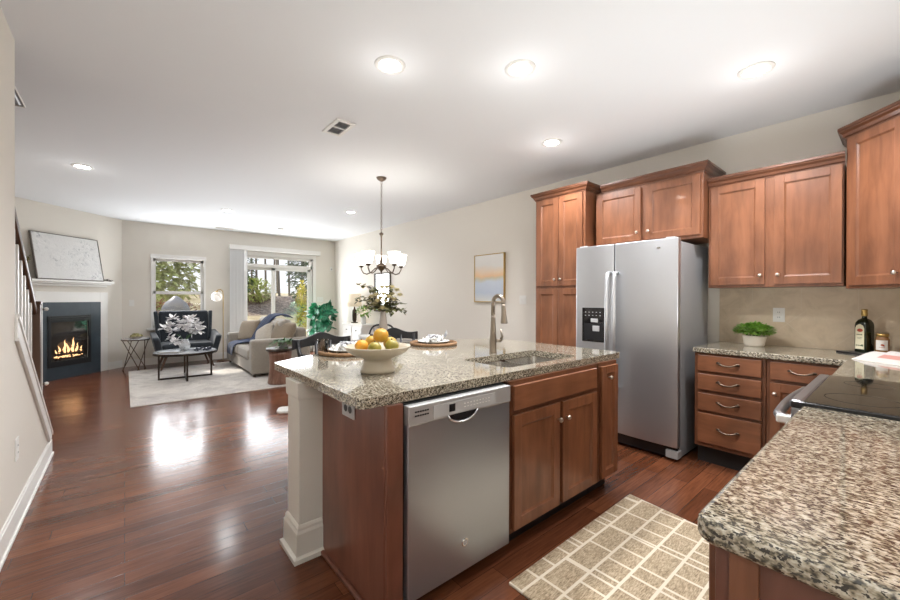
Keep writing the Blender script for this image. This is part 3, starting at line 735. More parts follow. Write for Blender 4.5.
h = MB(o_); hp = [(rx0+.03, .262, .845), (rx0+.035, .300, .848), (rx0+.08, .314, .85)] + [(rx0+.08+(rx1-rx0-.16)*i/8, .314+.012*math.sin(PI*i/8), .85) for i in range(1, 8)] + [(rx1-.08, .314, .85), (rx1-.035, .300, .848), (rx1-.03, .262, .845)]
h.tube(hp, .017, 12).build('oven_handle', 'range_steel', p, smooth=True)
h = MB(o_).box(rx0+.012, rx0+.05, .262, .312, .832, .862).build('handle_end_cap', 'whiteplastic', p, bevel=.006)
MB(o_).box(rx0, rx1, YN+.012, YN+.06, .924, 1.09).build('back_guard', 'steel', p, bevel=.006)
MB(o_).box(rx0+.01, rx1-.01, .20, .25, .02, .11).build('bottom_drawer', 'steel', p, bevel=.004)

# ------------------------------------------------------------------ on the counters
def foliage(mb, c, rx, ry, rz, n, L, w, bend=.25, lo=-1):
    for _ in range(n):
        while True:
            v = Vector((rnd(-1, 1), rnd(-1, 1), rnd(lo, 1)))
            if .25 < v.length < 1: break
        d = Vector((v.x+rnd(-.5, .5), v.y+rnd(-.5, .5), v.z*.6+rnd(-.2, .7)))
        mb.leaf((c[0]+v.x*rx, c[1]+v.y*ry, c[2]+v.z*rz), d, L*rnd(.7, 1.2), w*rnd(.7, 1.2), bend)
    return mb
# potted plant
p = thing('potted_plant', 'bushy green plant in an oval cream pot on the back counter', 'plant', (3.87, .785, CT))
MB().lathe([(.0, .002), (.052, 0), (.058, .012), (.070, .082), (.072, .085), (.064, .085), (.060, .07), (0, .07)], n=28, sx=.75, sy=1.15).build('pot', 'pot_white', p, smooth=True)
foliage(MB(), (0, 0, .130), .075, .130, .052, 900, .024, .022, lo=-.55).build('foliage', 'leaf', p, smooth=True)
m = MB()
for i in range(14): a = rnd(0, 6.28); m.tube([(0, rnd(-.04, .04), .07), (.04*math.cos(a), .08*math.sin(a), .15)], .0015, 5)
m.build('stems', 'fern', p)
# tray, bottle, jar, book
p = thing('serving_slab', 'thin black slate slab under the bottle on the corner counter', 'slate board', (3.95, .16, CT), rad(-38))
MB().prism(rounded([(-.14, -.10), (.16, -.10), (.16, .10), (-.14, .10)], [.01]*4), 0, .011).build('board', 'black', p, bevel=.002)
for qx in (-.12, .14):
    for qy in (-.08, .08): pass
m = mat('dark_olive_glass', (.012, .016, .006), .08, coat=.6)
M['bottleglass'] = m
M['label_cream'] = mat('cream_paper_label', (.66, .60, .42), .7)
M['label_white'] = mat('white_paper_label', (.80, .77, .72), .7)
M['label_red'] = mat('red_print', (.42, .07, .03), .7); M['label_green'] = mat('dark_green_print', (.05, .08, .03), .7)
p = thing('oil_bottle', 'dark square olive oil bottle with a gold cap on the black slab', 'bottle', (3.955, .185, CT+.011), rad(-125))
def sqbottle(sections):  # (half, z, roundness)
    b = MB(); rings = []
    for hlf, z, r in sections:
        ring = []
        for i in range(24):
            a = 2*PI*i/24; cx_, sy_ = math.cos(a), math.sin(a); e = 2/ (2+8*(1-r))
            ring.append(b.bm.verts.new((hlf*math.copysign(abs(cx_)**e, cx_), hlf*math.copysign(abs(sy_)**e, sy_), z)))
        rings.append(ring)
    for a, c in zip(rings, rings[1:]):
        for i in range(24): b.bm.faces.new((a[i], a[(i+1) % 24], c[(i+1) % 24], c[i]))
    b.bm.faces.new(rings[0][::-1]); b.bm.faces.new(rings[-1]); return b
bo = sqbottle([(.034, 0, .1), (.036, .004, .1), (.036, .185, .1), (.034, .205, .3), (.026, .225, .7), (.014, .235, 1), (.013, .25, 1), (.013, .285, 1)]).build('bottle_body', 'bottleglass', p, smooth=True)
MB().lathe([(.0155, .250), (.0165, .254), (.0165, .275), (.015, .278), (.0165, .281), (.0165, .298), (.0, .30)], n=20).build('gold_cap', 'gold', p, smooth=True)
pts = [(-.027, .02), (.027, .02), (.027, .165), (.020, .185), (.0, .196), (-.020, .185), (-.027, .165)]
lb = MB().prism(pts, -.0375, -.0362, 'y').build('front_label', 'label_cream', p)
MB().ell((.002, -.0378, .152), .018, .0006, .012, 14, 8).build('red_emblem', 'label_red', lb)
m = MB()
for i in range(4): m.box(-.018+i*.009, -.012+i*.009, -.0382, -.0375, .118, .126)
m.box(-.016, .016, -.0382, -.0375, .100, .102).box(-.012, .012, -.0382, -.0375, .092, .094)
for i in range(5): m.ell((rnd(-.018, .018), -.0378, rnd(.034, .052)), .006, .0006, .004, 8, 6)
m.build('olive_print', 'label_green', lb)
p = thing('spread_jar', 'small brown jar with white label right of the oil bottle', 'jar', (3.925, .100, CT+.011), rad(-95))
M['jarfill'] = mat('brown_spread', (.30, .15, .06), .25, coat=.5)
MB().lathe([(0, 0), (.031, 0), (.034, .006), (.034, .098), (.028, .112), (.028, .118), (0, .118)], n=24).build('glass_body', 'jarfill', p, smooth=True)
MB().lathe([(.030, .116), (.031, .118), (.031, .134), (.029, .136), (0, .136)], n=24).build('lid', 'gold', p, smooth=True)
lb = MB()
for i in range(8): a0, a1 = rad(-90-52+i*13), rad(-90-52+(i+1)*13); lb.bm.faces.new([lb.bm.verts.new((.0347*math.cos(a), .0347*math.sin(a), z)) for a, z in ((a0, .025), (a1, .025), (a1, .092), (a0, .092))])
lb = lb.build('white_label', 'label_white', p)
m = MB(); m.ell((.004, -.0347, .060), .009, .0008, .006, 8, 6).ell((.010, -.0340, .055), .005, .0008, .004, 8, 6).box(-.012, .016, -.0355, -.034, .044, .046)
m.build('dark_print', 'label_red', lb)
# open book
p = thing('open_book', 'open white-paged book lying on the counter at the right edge', 'book', (3.60, -.02, CT), rad(-38))
M['paper'] = mat('white_pages', (.60, .56, .53), .8); M['pink'] = mat('faded_red_photo_print', (.50, .24, .20), .8)
def page(side):
    b = MB(); pts = []
    for i in range(13):
        f = i/12; pts.append((side*(.002+.20*f), .006+.042*math.sin(PI*f**.6)*(1-f*.3)+.006*(1-f)))
    poly_ = pts + [(side*.202, .004), (side*.002, .004)]
    return b.prism(poly_ if side < 0 else poly_[::-1], -.14, .14, 'y')
for s_ in (-1, 1):
    pg = page(s_).build('pages', 'paper', p)
    b = MB(); rows = []
    for i in range(6, 10):
        f = i/12; zz = .0068+.042*math.sin(PI*f**.6)*(1-f*.3)+.006*(1-f); rows.append([b.bm.verts.new((s_*(.002+.20*f), yy, zz)) for yy in (-.10, .05)])
    for r1_, r2_ in zip(rows, rows[1:]): b.bm.faces.new((r1_[0], r2_[0], r2_[1], r1_[1]))
    b.build('photo_print', 'pink', pg, smooth=True)
MB().box(-.206, .206, -.144, .144, 0, .004).build('cover', 'label_white', p, bevel=.001)

# fruit bowl with fruit
BXc, BYc = .995, 1.752
p = thing('pedestal_bowl', 'cream ceramic pedestal fruit bowl on the island', 'bowl', (BXc, BYc, CT))
MB().lathe([(.0, .004), (.084, 0), (.090, .006), (.086, .02), (.073, .055), (.070, .066), (.085, .074), (.120, .088), (.150, .105), (.165, .125), (.168, .132), (.163, .134), (.150, .118), (.115, .098), (.06, .086), (0, .084)], n=48).build('bowl', 'ceramic', p, smooth=True)
def fruitmat(name, a, b_, c_):
    m = mat(name, a, .42, coat=.15); t = NT(m); n = t.noise(t.coord(), 16, 3); t.base(t.ramp(n.outputs[0], [(.35, a), (.52, b_), (.68, c_)])); t.bump(t.noise(t.coord(), 120, 2).outputs[0], .15, .002); return m
M['f1'] = fruitmat('golden_fruit', (.55, .26, .012), (.54, .31, .02), (.34, .26, .03))
M['f2'] = fruitmat('orange_fruit', (.72, .27, .012), (.70, .33, .02), (.62, .36, .04))
M['f3'] = fruitmat('green_fruit', (.20, .175, .018), (.31, .255, .03), (.46, .30, .03))
rdir = (rr.x, rr.y); fdir = (f0.x, f0.y)
def fruit(a, b_, z, r, mt, label):
    x, y = BXc + rdir[0]*a + fdir[0]*b_, BYc + rdir[1]*a + fdir[1]*b_
    q = thing('citrus_fruit', label, 'fruit', (x, y, CT+z-r*.92), rnd(0, 6), 'fruit in the pedestal bowl')
    b = MB().lathe([(max(0, r*math.sin(PI*i/14))*(1+.02*math.cos(9*i)), r*.92-r*.92*math.cos(PI*i/14)) for i in range(15)], n=24)
    b.build('flesh', mt, q, smooth=True)
    MB().lathe([(.004, 0), (.005, .003), (.002, .006), (0, .006)], (0, 0, r*1.83), 8).build('stem_scar', 'stem', q)
fruit(-.072, -.050, .137, .034, 'f2', 'orange fruit at the front left of the pedestal bowl')
fruit(.0, -.080, .131, .033, 'f3', 'green fruit at the front centre of the pedestal bowl')
fruit(.078, -.040, .137, .035, 'f3', 'greenish orange fruit at the right of the pedestal bowl')
fruit(-.042, .050, .145, .037, 'f1', 'yellow green fruit at the back left of the pile')
fruit(.055, .055, .140, .036, 'f1', 'golden fruit behind at the back right of the pile')
fruit(.016, -.004, .186, .040, 'f1', 'golden fruit on top of the pile in the bowl')

# place settings
M['weave'] = mat('woven_brown_water_hyacinth', (.22, .12, .055), .85); t = NT(M['weave'])
wv = t.n('ShaderNodeTexWave'); wv.wave_type = 'RINGS'; wv.rings_direction = 'Z'; wv.inputs['Scale'].default_value = 14; wv.inputs['Distortion'].default_value = 2; t.l(t.coord(), wv.inputs['Vector'])
n = t.noise(t.coord(), 60, 2)
t.base(t.mix(.5, t.ramp(wv.outputs[0], [(.2, (.15, .075, .035)), (.7, (.30, .17, .085))]), t.ramp(n.outputs[0], [(.3, (.14, .07, .03)), (.7, (.33, .20, .10))]))); t.bump(wv.outputs[0], .6, .006)
M['linen'] = fabric('white_linen', (.76, .75, .72)); M['greylinen'] = fabric('grey_printed_linen', (.36, .36, .37), 40, .5)
def setting(x, y, which):
    p = thing('woven_placemat', 'round woven brown placemat %s' % which[0], 'placemat', (x, y, CT), 0, 'woven placemats')
    b = MB()
    for i in range(9): r_ = .018+i*.0205; b.tube([(r_*math.cos(2*PI*j/36), r_*math.sin(2*PI*j/36), .0135 if i == 8 else .008) for j in range(37)], .013 if i == 8 else .0075, 6)
    b.build('coil', 'weave', p, smooth=True)
    p = thing('dinner_plate', 'white dinner plate %s' % which[1], 'plate', (x, y, CT+.015), 0, 'white dinner plates')
    MB().lathe([(0, .002), (.07, 0), (.085, .004), (.128, .015), (.130, .018), (.126, .018), (.085, .008), (0, .007)], n=40).build('plate', 'white_ceramic', p, smooth=True)
    MB().lathe([(.129, .0165), (.131, .018), (.128, .0195), (.126, .018)], n=40, hollow=True).build('rim', 'greyplastic', p, smooth=True)
    p = thing('cloth_napkin', 'folded white and grey napkin %s' % which[2], 'napkin', (x, y, CT+.030), rad(30), 'napkins on the plates')
    b = MB(); N = 10; g = [[b.bm.verts.new(((i/N-.5)*.22, (j/N-.5)*.13*(1-.5*abs(i/N-.5)), .018+.018*math.sin(i*1.3+j*.7)+.014*math.sin(j*1.9))) for j in range(N+1)] for i in range(N+1)]
    for i in range(N):
        for j in range(N): b.bm.faces.new((g[i][j], g[i+1][j], g[i+1][j+1], g[i][j+1]))
    b.build('fold', 'linen', p, smooth=True, solid=.006)
    b = MB(); g = [[b.bm.verts.new((-.02+(i/6-.5)*.08, -.01+(j/6-.5)*.08, .040+.012*math.sin(i*1.1+j)+.006*j/6)) for j in range(7)] for i in range(7)]
    for i in range(6):
        for j in range(6): b.bm.faces.new((g[i][j], g[i+1][j], g[i+1][j+1], g[i][j+1]))
    b.build('patterned_corner', 'greylinen', p, smooth=True, solid=.004)
    if which[3]:
        b = MB().leaf((.10, -.06, .02), (.5, -.3, .9), .06, .035, -.3)
        b.build('pointed_corner', 'greylinen', p, smooth=True, solid=.003)
setting(1.165, 2.46, ('behind the fruit bowl at the left end of the island', 'half hidden behind the fruit bowl', 'half hidden behind the fruit bowl', False))
setting(1.93, 2.49, ('left of the faucet on the island', 'on the placemat left of the faucet', 'on the plate left of the faucet', True))
# glass tumbler at the left setting
p = thing('drinking_glass', 'clear drinking glass between the left stool and its placemat', 'glass', (1.02, 2.53, CT))
m = M['cleartumbler'] = mat('clear_tumbler_glass', (.9, .93, .95), .03, trans=1)
MB().lathe([(0, 0), (.030, 0), (.036, .10), (.034, .10), (.028, .008), (0, .008)], n=24).build('tumbler', 'cleartumbler', p, smooth=True)

# ------------------------------------------------------------------ stools and dining chairs
def stool(x, y, rz, label):
    p = thing('bar_stool', label, 'bar stool', (x, y, 0), rz, 'black wooden bar stools')
    sh = .64
    b = MB(); 
    b.prism(rounded([(-.20, -.19), (.20, -.19), (.185, .19), (-.185, .19)], [.05]*4), sh-.022, sh+.02)
    b.build('seat', 'blackwood', p, bevel=.008)
    for sx_, sy_ in ((-1, -1), (1, -1)): MB().tube([(sx_*.165, sy_*.15, sh-.01), (sx_*.20, sy_*.19, 0)], [.02, .016], 8).build('leg', 'blackwood', p, smooth=True)
    for sx_ in (-1, 1):
        MB().tube([(sx_*.20, .24, 0), (sx_*.175, .165, sh), (sx_*.19, .195, .80), (sx_*.205, .235, .955)], [.018, .02, .018, .016], 8).build('back_leg', 'blackwood', p, smooth=True)
    for z, q in ((.22, .175), (.36, .165)):
        pass
    MB().tube([(-.185, -.175, .24), (.185, -.175, .24)], .011, 8).build('stretcher', 'blackwood', p, smooth=True)
    for sx_ in (-1, 1): MB().tube([(sx_*.185, -.17, .30), (sx_*.19, .21, .30)], .011, 8).build('stretcher', 'blackwood', p, smooth=True)
    def rail(zlo, zhi, yy, w_, nm):
        b = MB(); N = 16; rows = []
        for i in range(N+1):
            f = 2*i/N-1; yb = yy + .035*(1-f*f); rows.append([b.bm.verts.new((f*w_, yb+dy, z)) for dy, z in ((0, zlo(f)), (.022, zlo(f)), (.022, zhi(f)), (0, zhi(f)))])
        for a, c in zip(rows, rows[1:]):
            for q in range(4): b.bm.faces.new((a[q], c[q], c[(q+1) % 4], a[(q+1) % 4]))
        b.bm.faces.new(rows[0]); b.bm.faces.new(rows[-1][::-1]); return b.build(nm, 'blackwood', p, smooth=False, bevel=.003)
    rail(lambda f: .895+.020*math.cos(f*PI/2), lambda f: .962+.055*math.exp(-(f*2.3)**2)+.012*abs(f)**4, .218, .245, 'crest_rail')
    rail(lambda f: .80-.03*(1-f*f)+.03, lambda f: .835-.03*(1-f*f)+.03, .185, .20, 'lower_rail')
    for xx in (-.06, .06): MB().tube([(xx, .205, .66), (xx, .225, .95)], [.010, .012], 8).build('spindle', 'blackwood', p, smooth=True)
stool(1.235, 2.80, rad(4), 'black wooden bar stool at the left end of the island')
stool(1.905, 2.84, rad(-4), 'black wooden bar stool behind the fruit bowl and vase')

TX, TY = 2.33, 4.02
M['tabletop'] = wood('dark_walnut_table', (.03, .02, .015), (.05, .034, .025), (.08, .055, .04), .3)
p = thing('dining_table', 'round pedestal dining table under the chandelier', 'table', (TX, TY, 0))
MB().lathe([(0, .715), (.52, .715), (.56, .725), (.57, .74), (.56, .752), (0, .752)], n=48).build('tabletop', 'tabletop', p, smooth=False)
MB().lathe([(.10, .02), (.11, .10), (.065, .2), (.055, .5), (.10, .68), (.14, .715)], n=24).build('pedestal', 'white', p, smooth=True)
for i in range(4):
    a = i*PI/2 + PI/4+.3; MB().tube([(.06*math.cos(a), .06*math.sin(a), .16), (.25*math.cos(a), .25*math.sin(a), .09), (.42*math.cos(a), .42*math.sin(a), .03)], [.045, .035, .028], 8).build('foot', 'white', p, smooth=True)
def dining_chair(x, y, rz, label):
    p = thing('dining_chair', label, 'chair', (x, y, 0), rz, 'black dining chairs')
    MB().prism(rounded([(-.22, -.21), (.22, -.21), (.20, .20), (-.20, .20)], [.06]*4), .435, .465).build('seat', 'blackwood', p, bevel=.008)
    for sx_ in (-1, 1):
        MB().tube([(sx_*.18, -.17, .44), (sx_*.21, -.20, 0)], [.018, .014], 8).build('leg', 'blackwood', p, smooth=True)
        MB().tube([(sx_*.17, .16, .44), (sx_*.20, .22, 0)], [.018, .014], 8).build('leg', 'blackwood', p, smooth=True)
    pts = []
    for i in range(17):
        a = PI*i/16; pts.append((-.205*math.copysign(abs(math.cos(a))**.55, math.cos(a)), .18+.07*math.sin(a)**.6, .455+.46*math.sin(a)**.6))
    MB().tube(pts, .013, 8).build('hoop_back', 'blackwood', p, smooth=True)
    for i in range(5): xx = -.12+.06*i; MB().tube([(xx*.8, .175, .46), (xx, .245, .905-.02*abs(xx)/.06)], .007, 6).build('spindle', 'blackwood', p, smooth=True)
dining_chair(2.72, 4.62, rad(-25), 'black hoop-back dining chair on the far right side of the dining table')
o = MB((1.42, 4.56, 0)).prism(rounded([(1.28, 4.50), (1.62, 4.34), (1.70, 4.52), (1.36, 4.68)], [.05]*4), 0, .035).build('floor_pad', 'whiteplastic', bevel=.012, seg=3)  # plain stand-in for an unidentified white shape on the floor
tag(o, 'flat white pad lying on the floor behind the ivory column', 'floor pad')
# vase with eucalyptus
VX, VY = 2.335, 3.985
p = thing('flower_vase', 'tall taupe vase of eucalyptus and cream flowers on the dining table', 'vase', (VX, VY, .752))
M['taupe'] = mat('taupe_ceramic', (.34, .29, .235), .5)
MB().lathe([(0, 0), (.062, 0), (.066, .02), (.060, .12), (.045, .26), (.032, .37), (.034, .385), (.028, .385), (.026, .36), (0, .34)], n=28).build('vase_body', 'taupe', p, smooth=True)
stm = MB(); lv = MB(); random.seed(11)
tips = []
for i in range(22):
    a = rnd(0, 6.28); sp_r = rnd(.08, .30); hh = rnd(.02, .33) if i % 3 else rnd(-.12, .05)
    a = rnd(-.5, .5) + (0 if i % 2 else PI)
    dxv = Vector((rr.x, rr.y, 0))*math.cos(a)*sp_r + Vector((f0.x, f0.y, 0))*math.sin(a)*sp_r
    P0 = Vector((0, 0, .36)); P2 = dxv + Vector((0, 0, .42+hh)); P1 = dxv*.35 + Vector((0, 0, .44+hh*.7+.05))
    pts = [(P0*(1-f)**2 + P1*2*f*(1-f) + P2*f*f) for f in [j/8 for j in range(9)]]
    stm.tube(pts, .0022, 5); tips.append(P2)
    for j in range(2, 9):
        for s_ in (-1, 0, 1):
            d = Vector((rnd(-1, 1), rnd(-1, 1), rnd(-.5, .8))); lv.leaf(pts[j], d, rnd(.036, .058), rnd(.034, .05), .2)
stm.build('stems', 'stem', p); lv.build('eucalyptus_leaves', 'euc', p, smooth=True)
for (a, b_, z) in ((-.02, -.06, .53), (.10, .02, .58), (.16, .0, .63), (-.10, -.03, .46), (.05, -.04, .66), (-.16, .02, .50), (.0, -.05, .42), (-.07, -.08, .57), (.04, -.09, .50), (.13, -.05, .52), (.20, -.03, .57), (.02, -.10, .58), (-.05, -.10, .50), (.08, -.10, .55), (-.12, -.06, .55), (.0, -.08, .66), (.11, -.06, .66)):
    c = Vector((rr.x, rr.y, 0))*a + Vector((f0.x, f0.y, 0))*b_ + Vector((0, 0, z)); b = MB()
    for r_ in range(3):
        for j in range(6): an = j*PI/3+r_*.5; b.leaf(c, (math.cos(an)*(1-r_*.3), math.sin(an)*(1-r_*.3), .2+r_*.5), .062-.010*r_, .048, .35)
    b.build('blossom', 'cream_petal', p, smooth=True)
p = thing('serving_bowl', 'pale ceramic bowl on the dining table left of the vase', 'bowl', (VX-.155, VY+.12, .752))
MB().lathe([(0, .004), (.05, 0), (.055, .01), (.085, .07), (.10, .105), (.095, .105), (.08, .07), (.04, .02), (0, .018)], n=28).build('bowl', 'white_ceramic', p, smooth=True)
random.seed(5)
# chandelier
HX, HY = 2.342, 4.045
p = thing('chandelier', 'five light bronze chandelier with white glass shades on a chain', 'chandelier', (HX, HY, CZ))
MB().lathe([(0, -.045), (.02, -.042), (.05, -.022), (.06, -.006), (.062, 0), (0, 0)], n=24).build('canopy', 'bronze', p, smooth=True)
ch = MB()
z = -.045; i = 0
while z > -.66:
    a = (i % 2)*PI/2
    ch.tube([(.010*math.cos(th)*math.cos(a), .010*math.cos(th)*math.sin(a), z-.018+.019*math.sin(th)) for th in [2*PI*j/10 for j in range(11)]], .0026, 5); z -= .030; i += 1
ch.build('chain', 'bronze', p, smooth=True)
MB().lathe([(0, -.65), (.012, -.655), (.03, -.67), (.012, -.69), (.008, -.72), (.008, -.93), (.014, -.95), (.02, -1.02), (.055, -1.04), (.06, -1.06), (.035, -1.095), (.012, -1.115), (.012, -1.13), (0, -1.135)], n=20).build('hub', 'bronze', p, smooth=True)
base = math.atan2(HY, HX)
for i in range(5):
    a = base + i*2*PI/5; ca, sa = math.cos(a), math.sin(a)
    arm = MB().tube([(ca*r_, sa*r_, z) for r_, z in ((.04, -1.065), (.08, -1.085), (.13, -1.13), (.18, -1.15), (.225, -1.135), (.25, -1.09), (.25, -1.06))], .007, 8).lathe([(.012, -1.07), (.026, -1.06), (.030, -1.045), (.030, -1.035), (0, -1.035)], (ca*.25, sa*.25, 0), 16)
    arm = arm.build('arm', 'bronze', p, smooth=True)
    MB().lathe([(.034, -1.042), (.045, -1.03), (.056, -.99), (.066, -.93), (.072, -.905), (.069, -.905), (.06, -.94), (.05, -.99), (.038, -1.028), (0, -1.034)], (ca*.25, sa*.25, 0), 24).build('glass_shade', 'shade', arm, smooth=True)
    light('chandelier_lamp', 'POINT', (HX+ca*.25, HY+sa*.25, CZ-.90), 2, (1, .94, .86), radius=.05)

# framed art on the right wall
def framed(name, label, w_, h_, d_, frame, loc, rotz, art, fr=.012, tilt=0, split=False):
    p = thing(name, label, 'picture', loc, rotz); p.rotation_euler.x = tilt
    f = MB()
    for a in ((-w_/2, -w_/2+fr, 0, h_), (w_/2-fr, w_/2, 0, h_), (-w_/2, w_/2, 0, fr), (-w_/2, w_/2, h_-fr, h_)): f.box(a[0], a[1], -d_, 0, a[2], a[3])
    f.build('frame', frame, p, bevel=.001)
    MB().box(-w_/2+fr, w_/2-fr, -d_+.006, -.004, fr, h_-fr).build('canvas', art, p)
    return p
m = mat('soft_abstract_landscape', (.7, .7, .7), .8); t = NT(m); sp3 = t.n('ShaderNodeSeparateXYZ'); co = t.coord(); t.l(co, sp3.inputs[0])
n = t.noise(co, 5, 3); ad = t.n('ShaderNodeMath'); ad.operation = 'MULTIPLY_ADD'; t.l(n.outputs[0], ad.inputs[0]); ad.inputs[1].default_value = .13; t.l(sp3.outputs['Z'], ad.inputs[2])
rm = t.n('ShaderNodeMapRange'); t.l(ad.outputs[0], rm.inputs[0]); rm.inputs[1].default_value = .06; rm.inputs[2].default_value = .76
t.base(t.ramp(rm.outputs[0], [(.0, (.70, .70, .66)), (.2, (.52, .58, .68)), (.42, (.60, .66, .74)), (.50, (.60, .55, .42)), (.55, (.80, .55, .32)), (.66, (.80, .66, .52)), (.78, (.76, .74, .70)), (1, (.80, .79, .76))])); M['art1'] = m
framed('framed_picture', 'framed abstract landscape in orange and blue on the right wall', .60, .70, .035, 'gold', (XR-.002, 3.92, 1.24), R90, 'art1')
# wall mirror
p = thing('wall_mirror', 'tall narrow dark framed mirror behind the chandelier and vase', 'mirror', (XR-.002, 6.98, 1.02), R90)
f = MB()
for a in ((-.32, -.285, 0, .80), (.285, .32, 0, .80), (-.32, .32, 0, .03), (-.32, .32, .77, .80)): f.box(a[0], a[1], -.03, 0, a[2], a[3])
f.build('frame', 'darkmetal', p, bevel=.002); MB().box(-.29, .29, -.012, -.006, .02, .78).build('glass', 'mirror', p)
# console cabinet, lamp, flowers
p = thing('console_cabinet', 'white two drawer console cabinet against the right wall behind the dining table', 'cabinet', (XR-.22, 7.56, 0), R90)
MB().box(-.45, .45, -.18, .20, .10, .72).build('body', 'white', p, bevel=.004); MB().box(-.47, .47, -.20, .205, .72, .75).build('top', 'white', p, bevel=.004)
for sx_ in (-1, 1):
    for yy in (-.16, .18): MB().box(sx_*.42-.02, sx_*.42+.02, yy-.02, yy+.02, 0, .10).build('leg', 'darkmetal', p)
    d = MB().box(sx_*.22-.20, sx_*.22+.20, -.195, -.18, .55, .69).build('drawer', 'white', p, bevel=.004)
    MB().lathe([(.006, 0), (.014, .015), (.012, .022), (0, .024)], (sx_*.22, -.195, .62), 12, axis=(0, -1, 0)).build('knob', 'darkmetal', d, smooth=True)
    d = MB().box(sx_*.22-.20, sx_*.22+.20, -.195, -.18, .13, .53).build('door', 'white', p, bevel=.004)
    MB().lathe([(.006, 0), (.014, .015), (.012, .022), (0, .024)], (sx_*.05, -.195, .36), 12, axis=(0, -1, 0)).build('knob', 'darkmetal', d, smooth=True)
p = thing('table_lamp', 'table lamp with a cream drum shade on the console cabinet', 'lamp', (3.86, 7.82, .75))
MB().lathe([(0, 0), (.075, 0), (.075, .015), (.03, .022), (.045, .06), (.05, .16), (.045, .27), (.02, .31), (.012, .36), (.012, .40), (0, .40)], n=24).build('base', 'darkmetal', p, smooth=True)
MB().lathe([(.148, .36), (.155, .36), (.14, .64), (.13, .64)], n=32, hollow=True).build('lamp_shade', 'lampshade', p, smooth=True)
light('table_lamp_bulb', 'POINT', (3.86, 7.82, 1.27), 3, (1, .82, .6), radius=.04)
p = thing('flower_vase', 'small white vase of yellow flowers on the console right of the lamp', 'vase', (3.84, 7.36, .75))
MB().lathe([(0, 0), (.045, 0), (.06, .06), (.05, .14), (.035, .17), (.03, .17), (0, .15)], n=20).build('vase_body', 'white_ceramic', p, smooth=True)
foliage(MB(), (0, 0, .27), .16, .16, .10, 120, .06, .045).build('leaves', 'leaf', p, smooth=True)
for i in range(8):
    b = MB(); c = (rnd(-.14, .14), rnd(-.14, .14), rnd(.24, .40))
    for j in range(8): an = j*PI/4; b.leaf(c, (math.cos(an), math.sin(an), .5), .05, .04, .3)
    b.build('blossom', 'cream_petal', p, smooth=True)

# ------------------------------------------------------------------ rugs
o = MB((1.9, .85, 0)).prism([(1.31, .30), (2.42, .30), (2.535, 1.165), (1.322, 1.150)], 0, .012).build('kitchen_rug', 'rug', bevel=.004)
tag(o, 'beige jute runner rug with cream lines on the kitchen floor', 'rug')
o = MB((1.6, 7.4, 0)).box(.05, 3.15, 5.83, 8.74, 0, .012).build('living_room_rug', 'bigrug', bevel=.004)
tag(o, 'large pale distressed rug under the sofa and coffee table', 'rug'); RZ = .012

# ------------------------------------------------------------------ fireplace on the diagonal wall (local x to the right, y into the wall)
s0 = .905
p = thing('fireplace', 'lit gas fireplace with blue-grey slate surround and white mantel', 'fireplace', (-.04-k*s0, YF-k*s0, 0), PI/4)
f = MB()
for a in ((-.49, -.345, 0, 1.215), (.31, .485, 0, 1.215), (-.345, .31, 1.0, 1.215), (-.345, .31, 0, .20)): f.box(a[0], a[1], -.028, -.002, a[2], a[3])
f.build('slate_surround', 'slate', p, bevel=.002)
f = MB()
for a in ((-.64, -.49, 0, 1.38), (.485, .625, 0, 1.38), (-.49, .485, 1.215, 1.38)): f.box(a[0], a[1], -.014, -.002, a[2], a[3])
f.build('white_surround', 'white', p, bevel=.003)
MB().box(-.66, .60, -.17, -.002, 1.53, 1.565).box(-.64, .58, -.13, -.002, 1.505, 1.53).box(-.62, .56, -.07, -.002, 1.47, 1.505).build('mantel_shelf', 'white', p, bevel=.006)
f = MB()
for a in ((-.345, -.30, .20, 1.0), (.265, .31, .20, 1.0), (-.30, .265, .90, 1.0), (-.30, .265, .20, .29)): f.box(a[0], a[1], -.040, -.026, a[2], a[3])
f.box(-.33, .295, -.046, -.036, .955, .972).box(-.33, .295, -.046, -.036, .925, .94)
ff = f.build('metal_frame', 'black', p, bevel=.003)
f = MB()
f.box(-.30, .265, -.0265, -.024, .29, .90)
M['soot'] = mat('dark_firebox_brick', (.020, .017, .015), .9)
f = MB()  # firebox niche shallow, in front of the wall plane
f.box(-.31, .275, -.0035, -.001, .28, .91).build('firebox_back', 'soot', p)
lg = mat('charred_log', (.05, .03, .02), .95); M['log'] = lg
for pts in (((-.22, -.016, .38), (.20, -.016, .40)), ((-.18, -.014, .42), (.10, -.014, .50)), ((-.02, -.014, .50), (.20, -.014, .42))):
    MB().tube([pts[0], [(a+b)/2+.008 for a, b in zip(*pts)], pts[1]], [.010, .0115, .009], 8).build('log', 'log', p, smooth=True)
fm = mat('gas_flame', (0, 0, 0), .5, emit=(1, .5, .15), estr=2); t = NT(fm); sp4 = t.n('ShaderNodeSeparateXYZ'); t.l(t.coord(), sp4.inputs[0])
rm = t.n('ShaderNodeMapRange'); t.l(sp4.outputs['Z'], rm.inputs[0]); rm.inputs[1].default_value = .40; rm.inputs[2].default_value = .78
t.l(t.ramp(rm.outputs[0], [(0, (1, .55, .25)), (.4, (1, .62, .28)), (1, (.9, .28, .06))]), t.b.inputs['Emission Color']); M['flame'] = fm
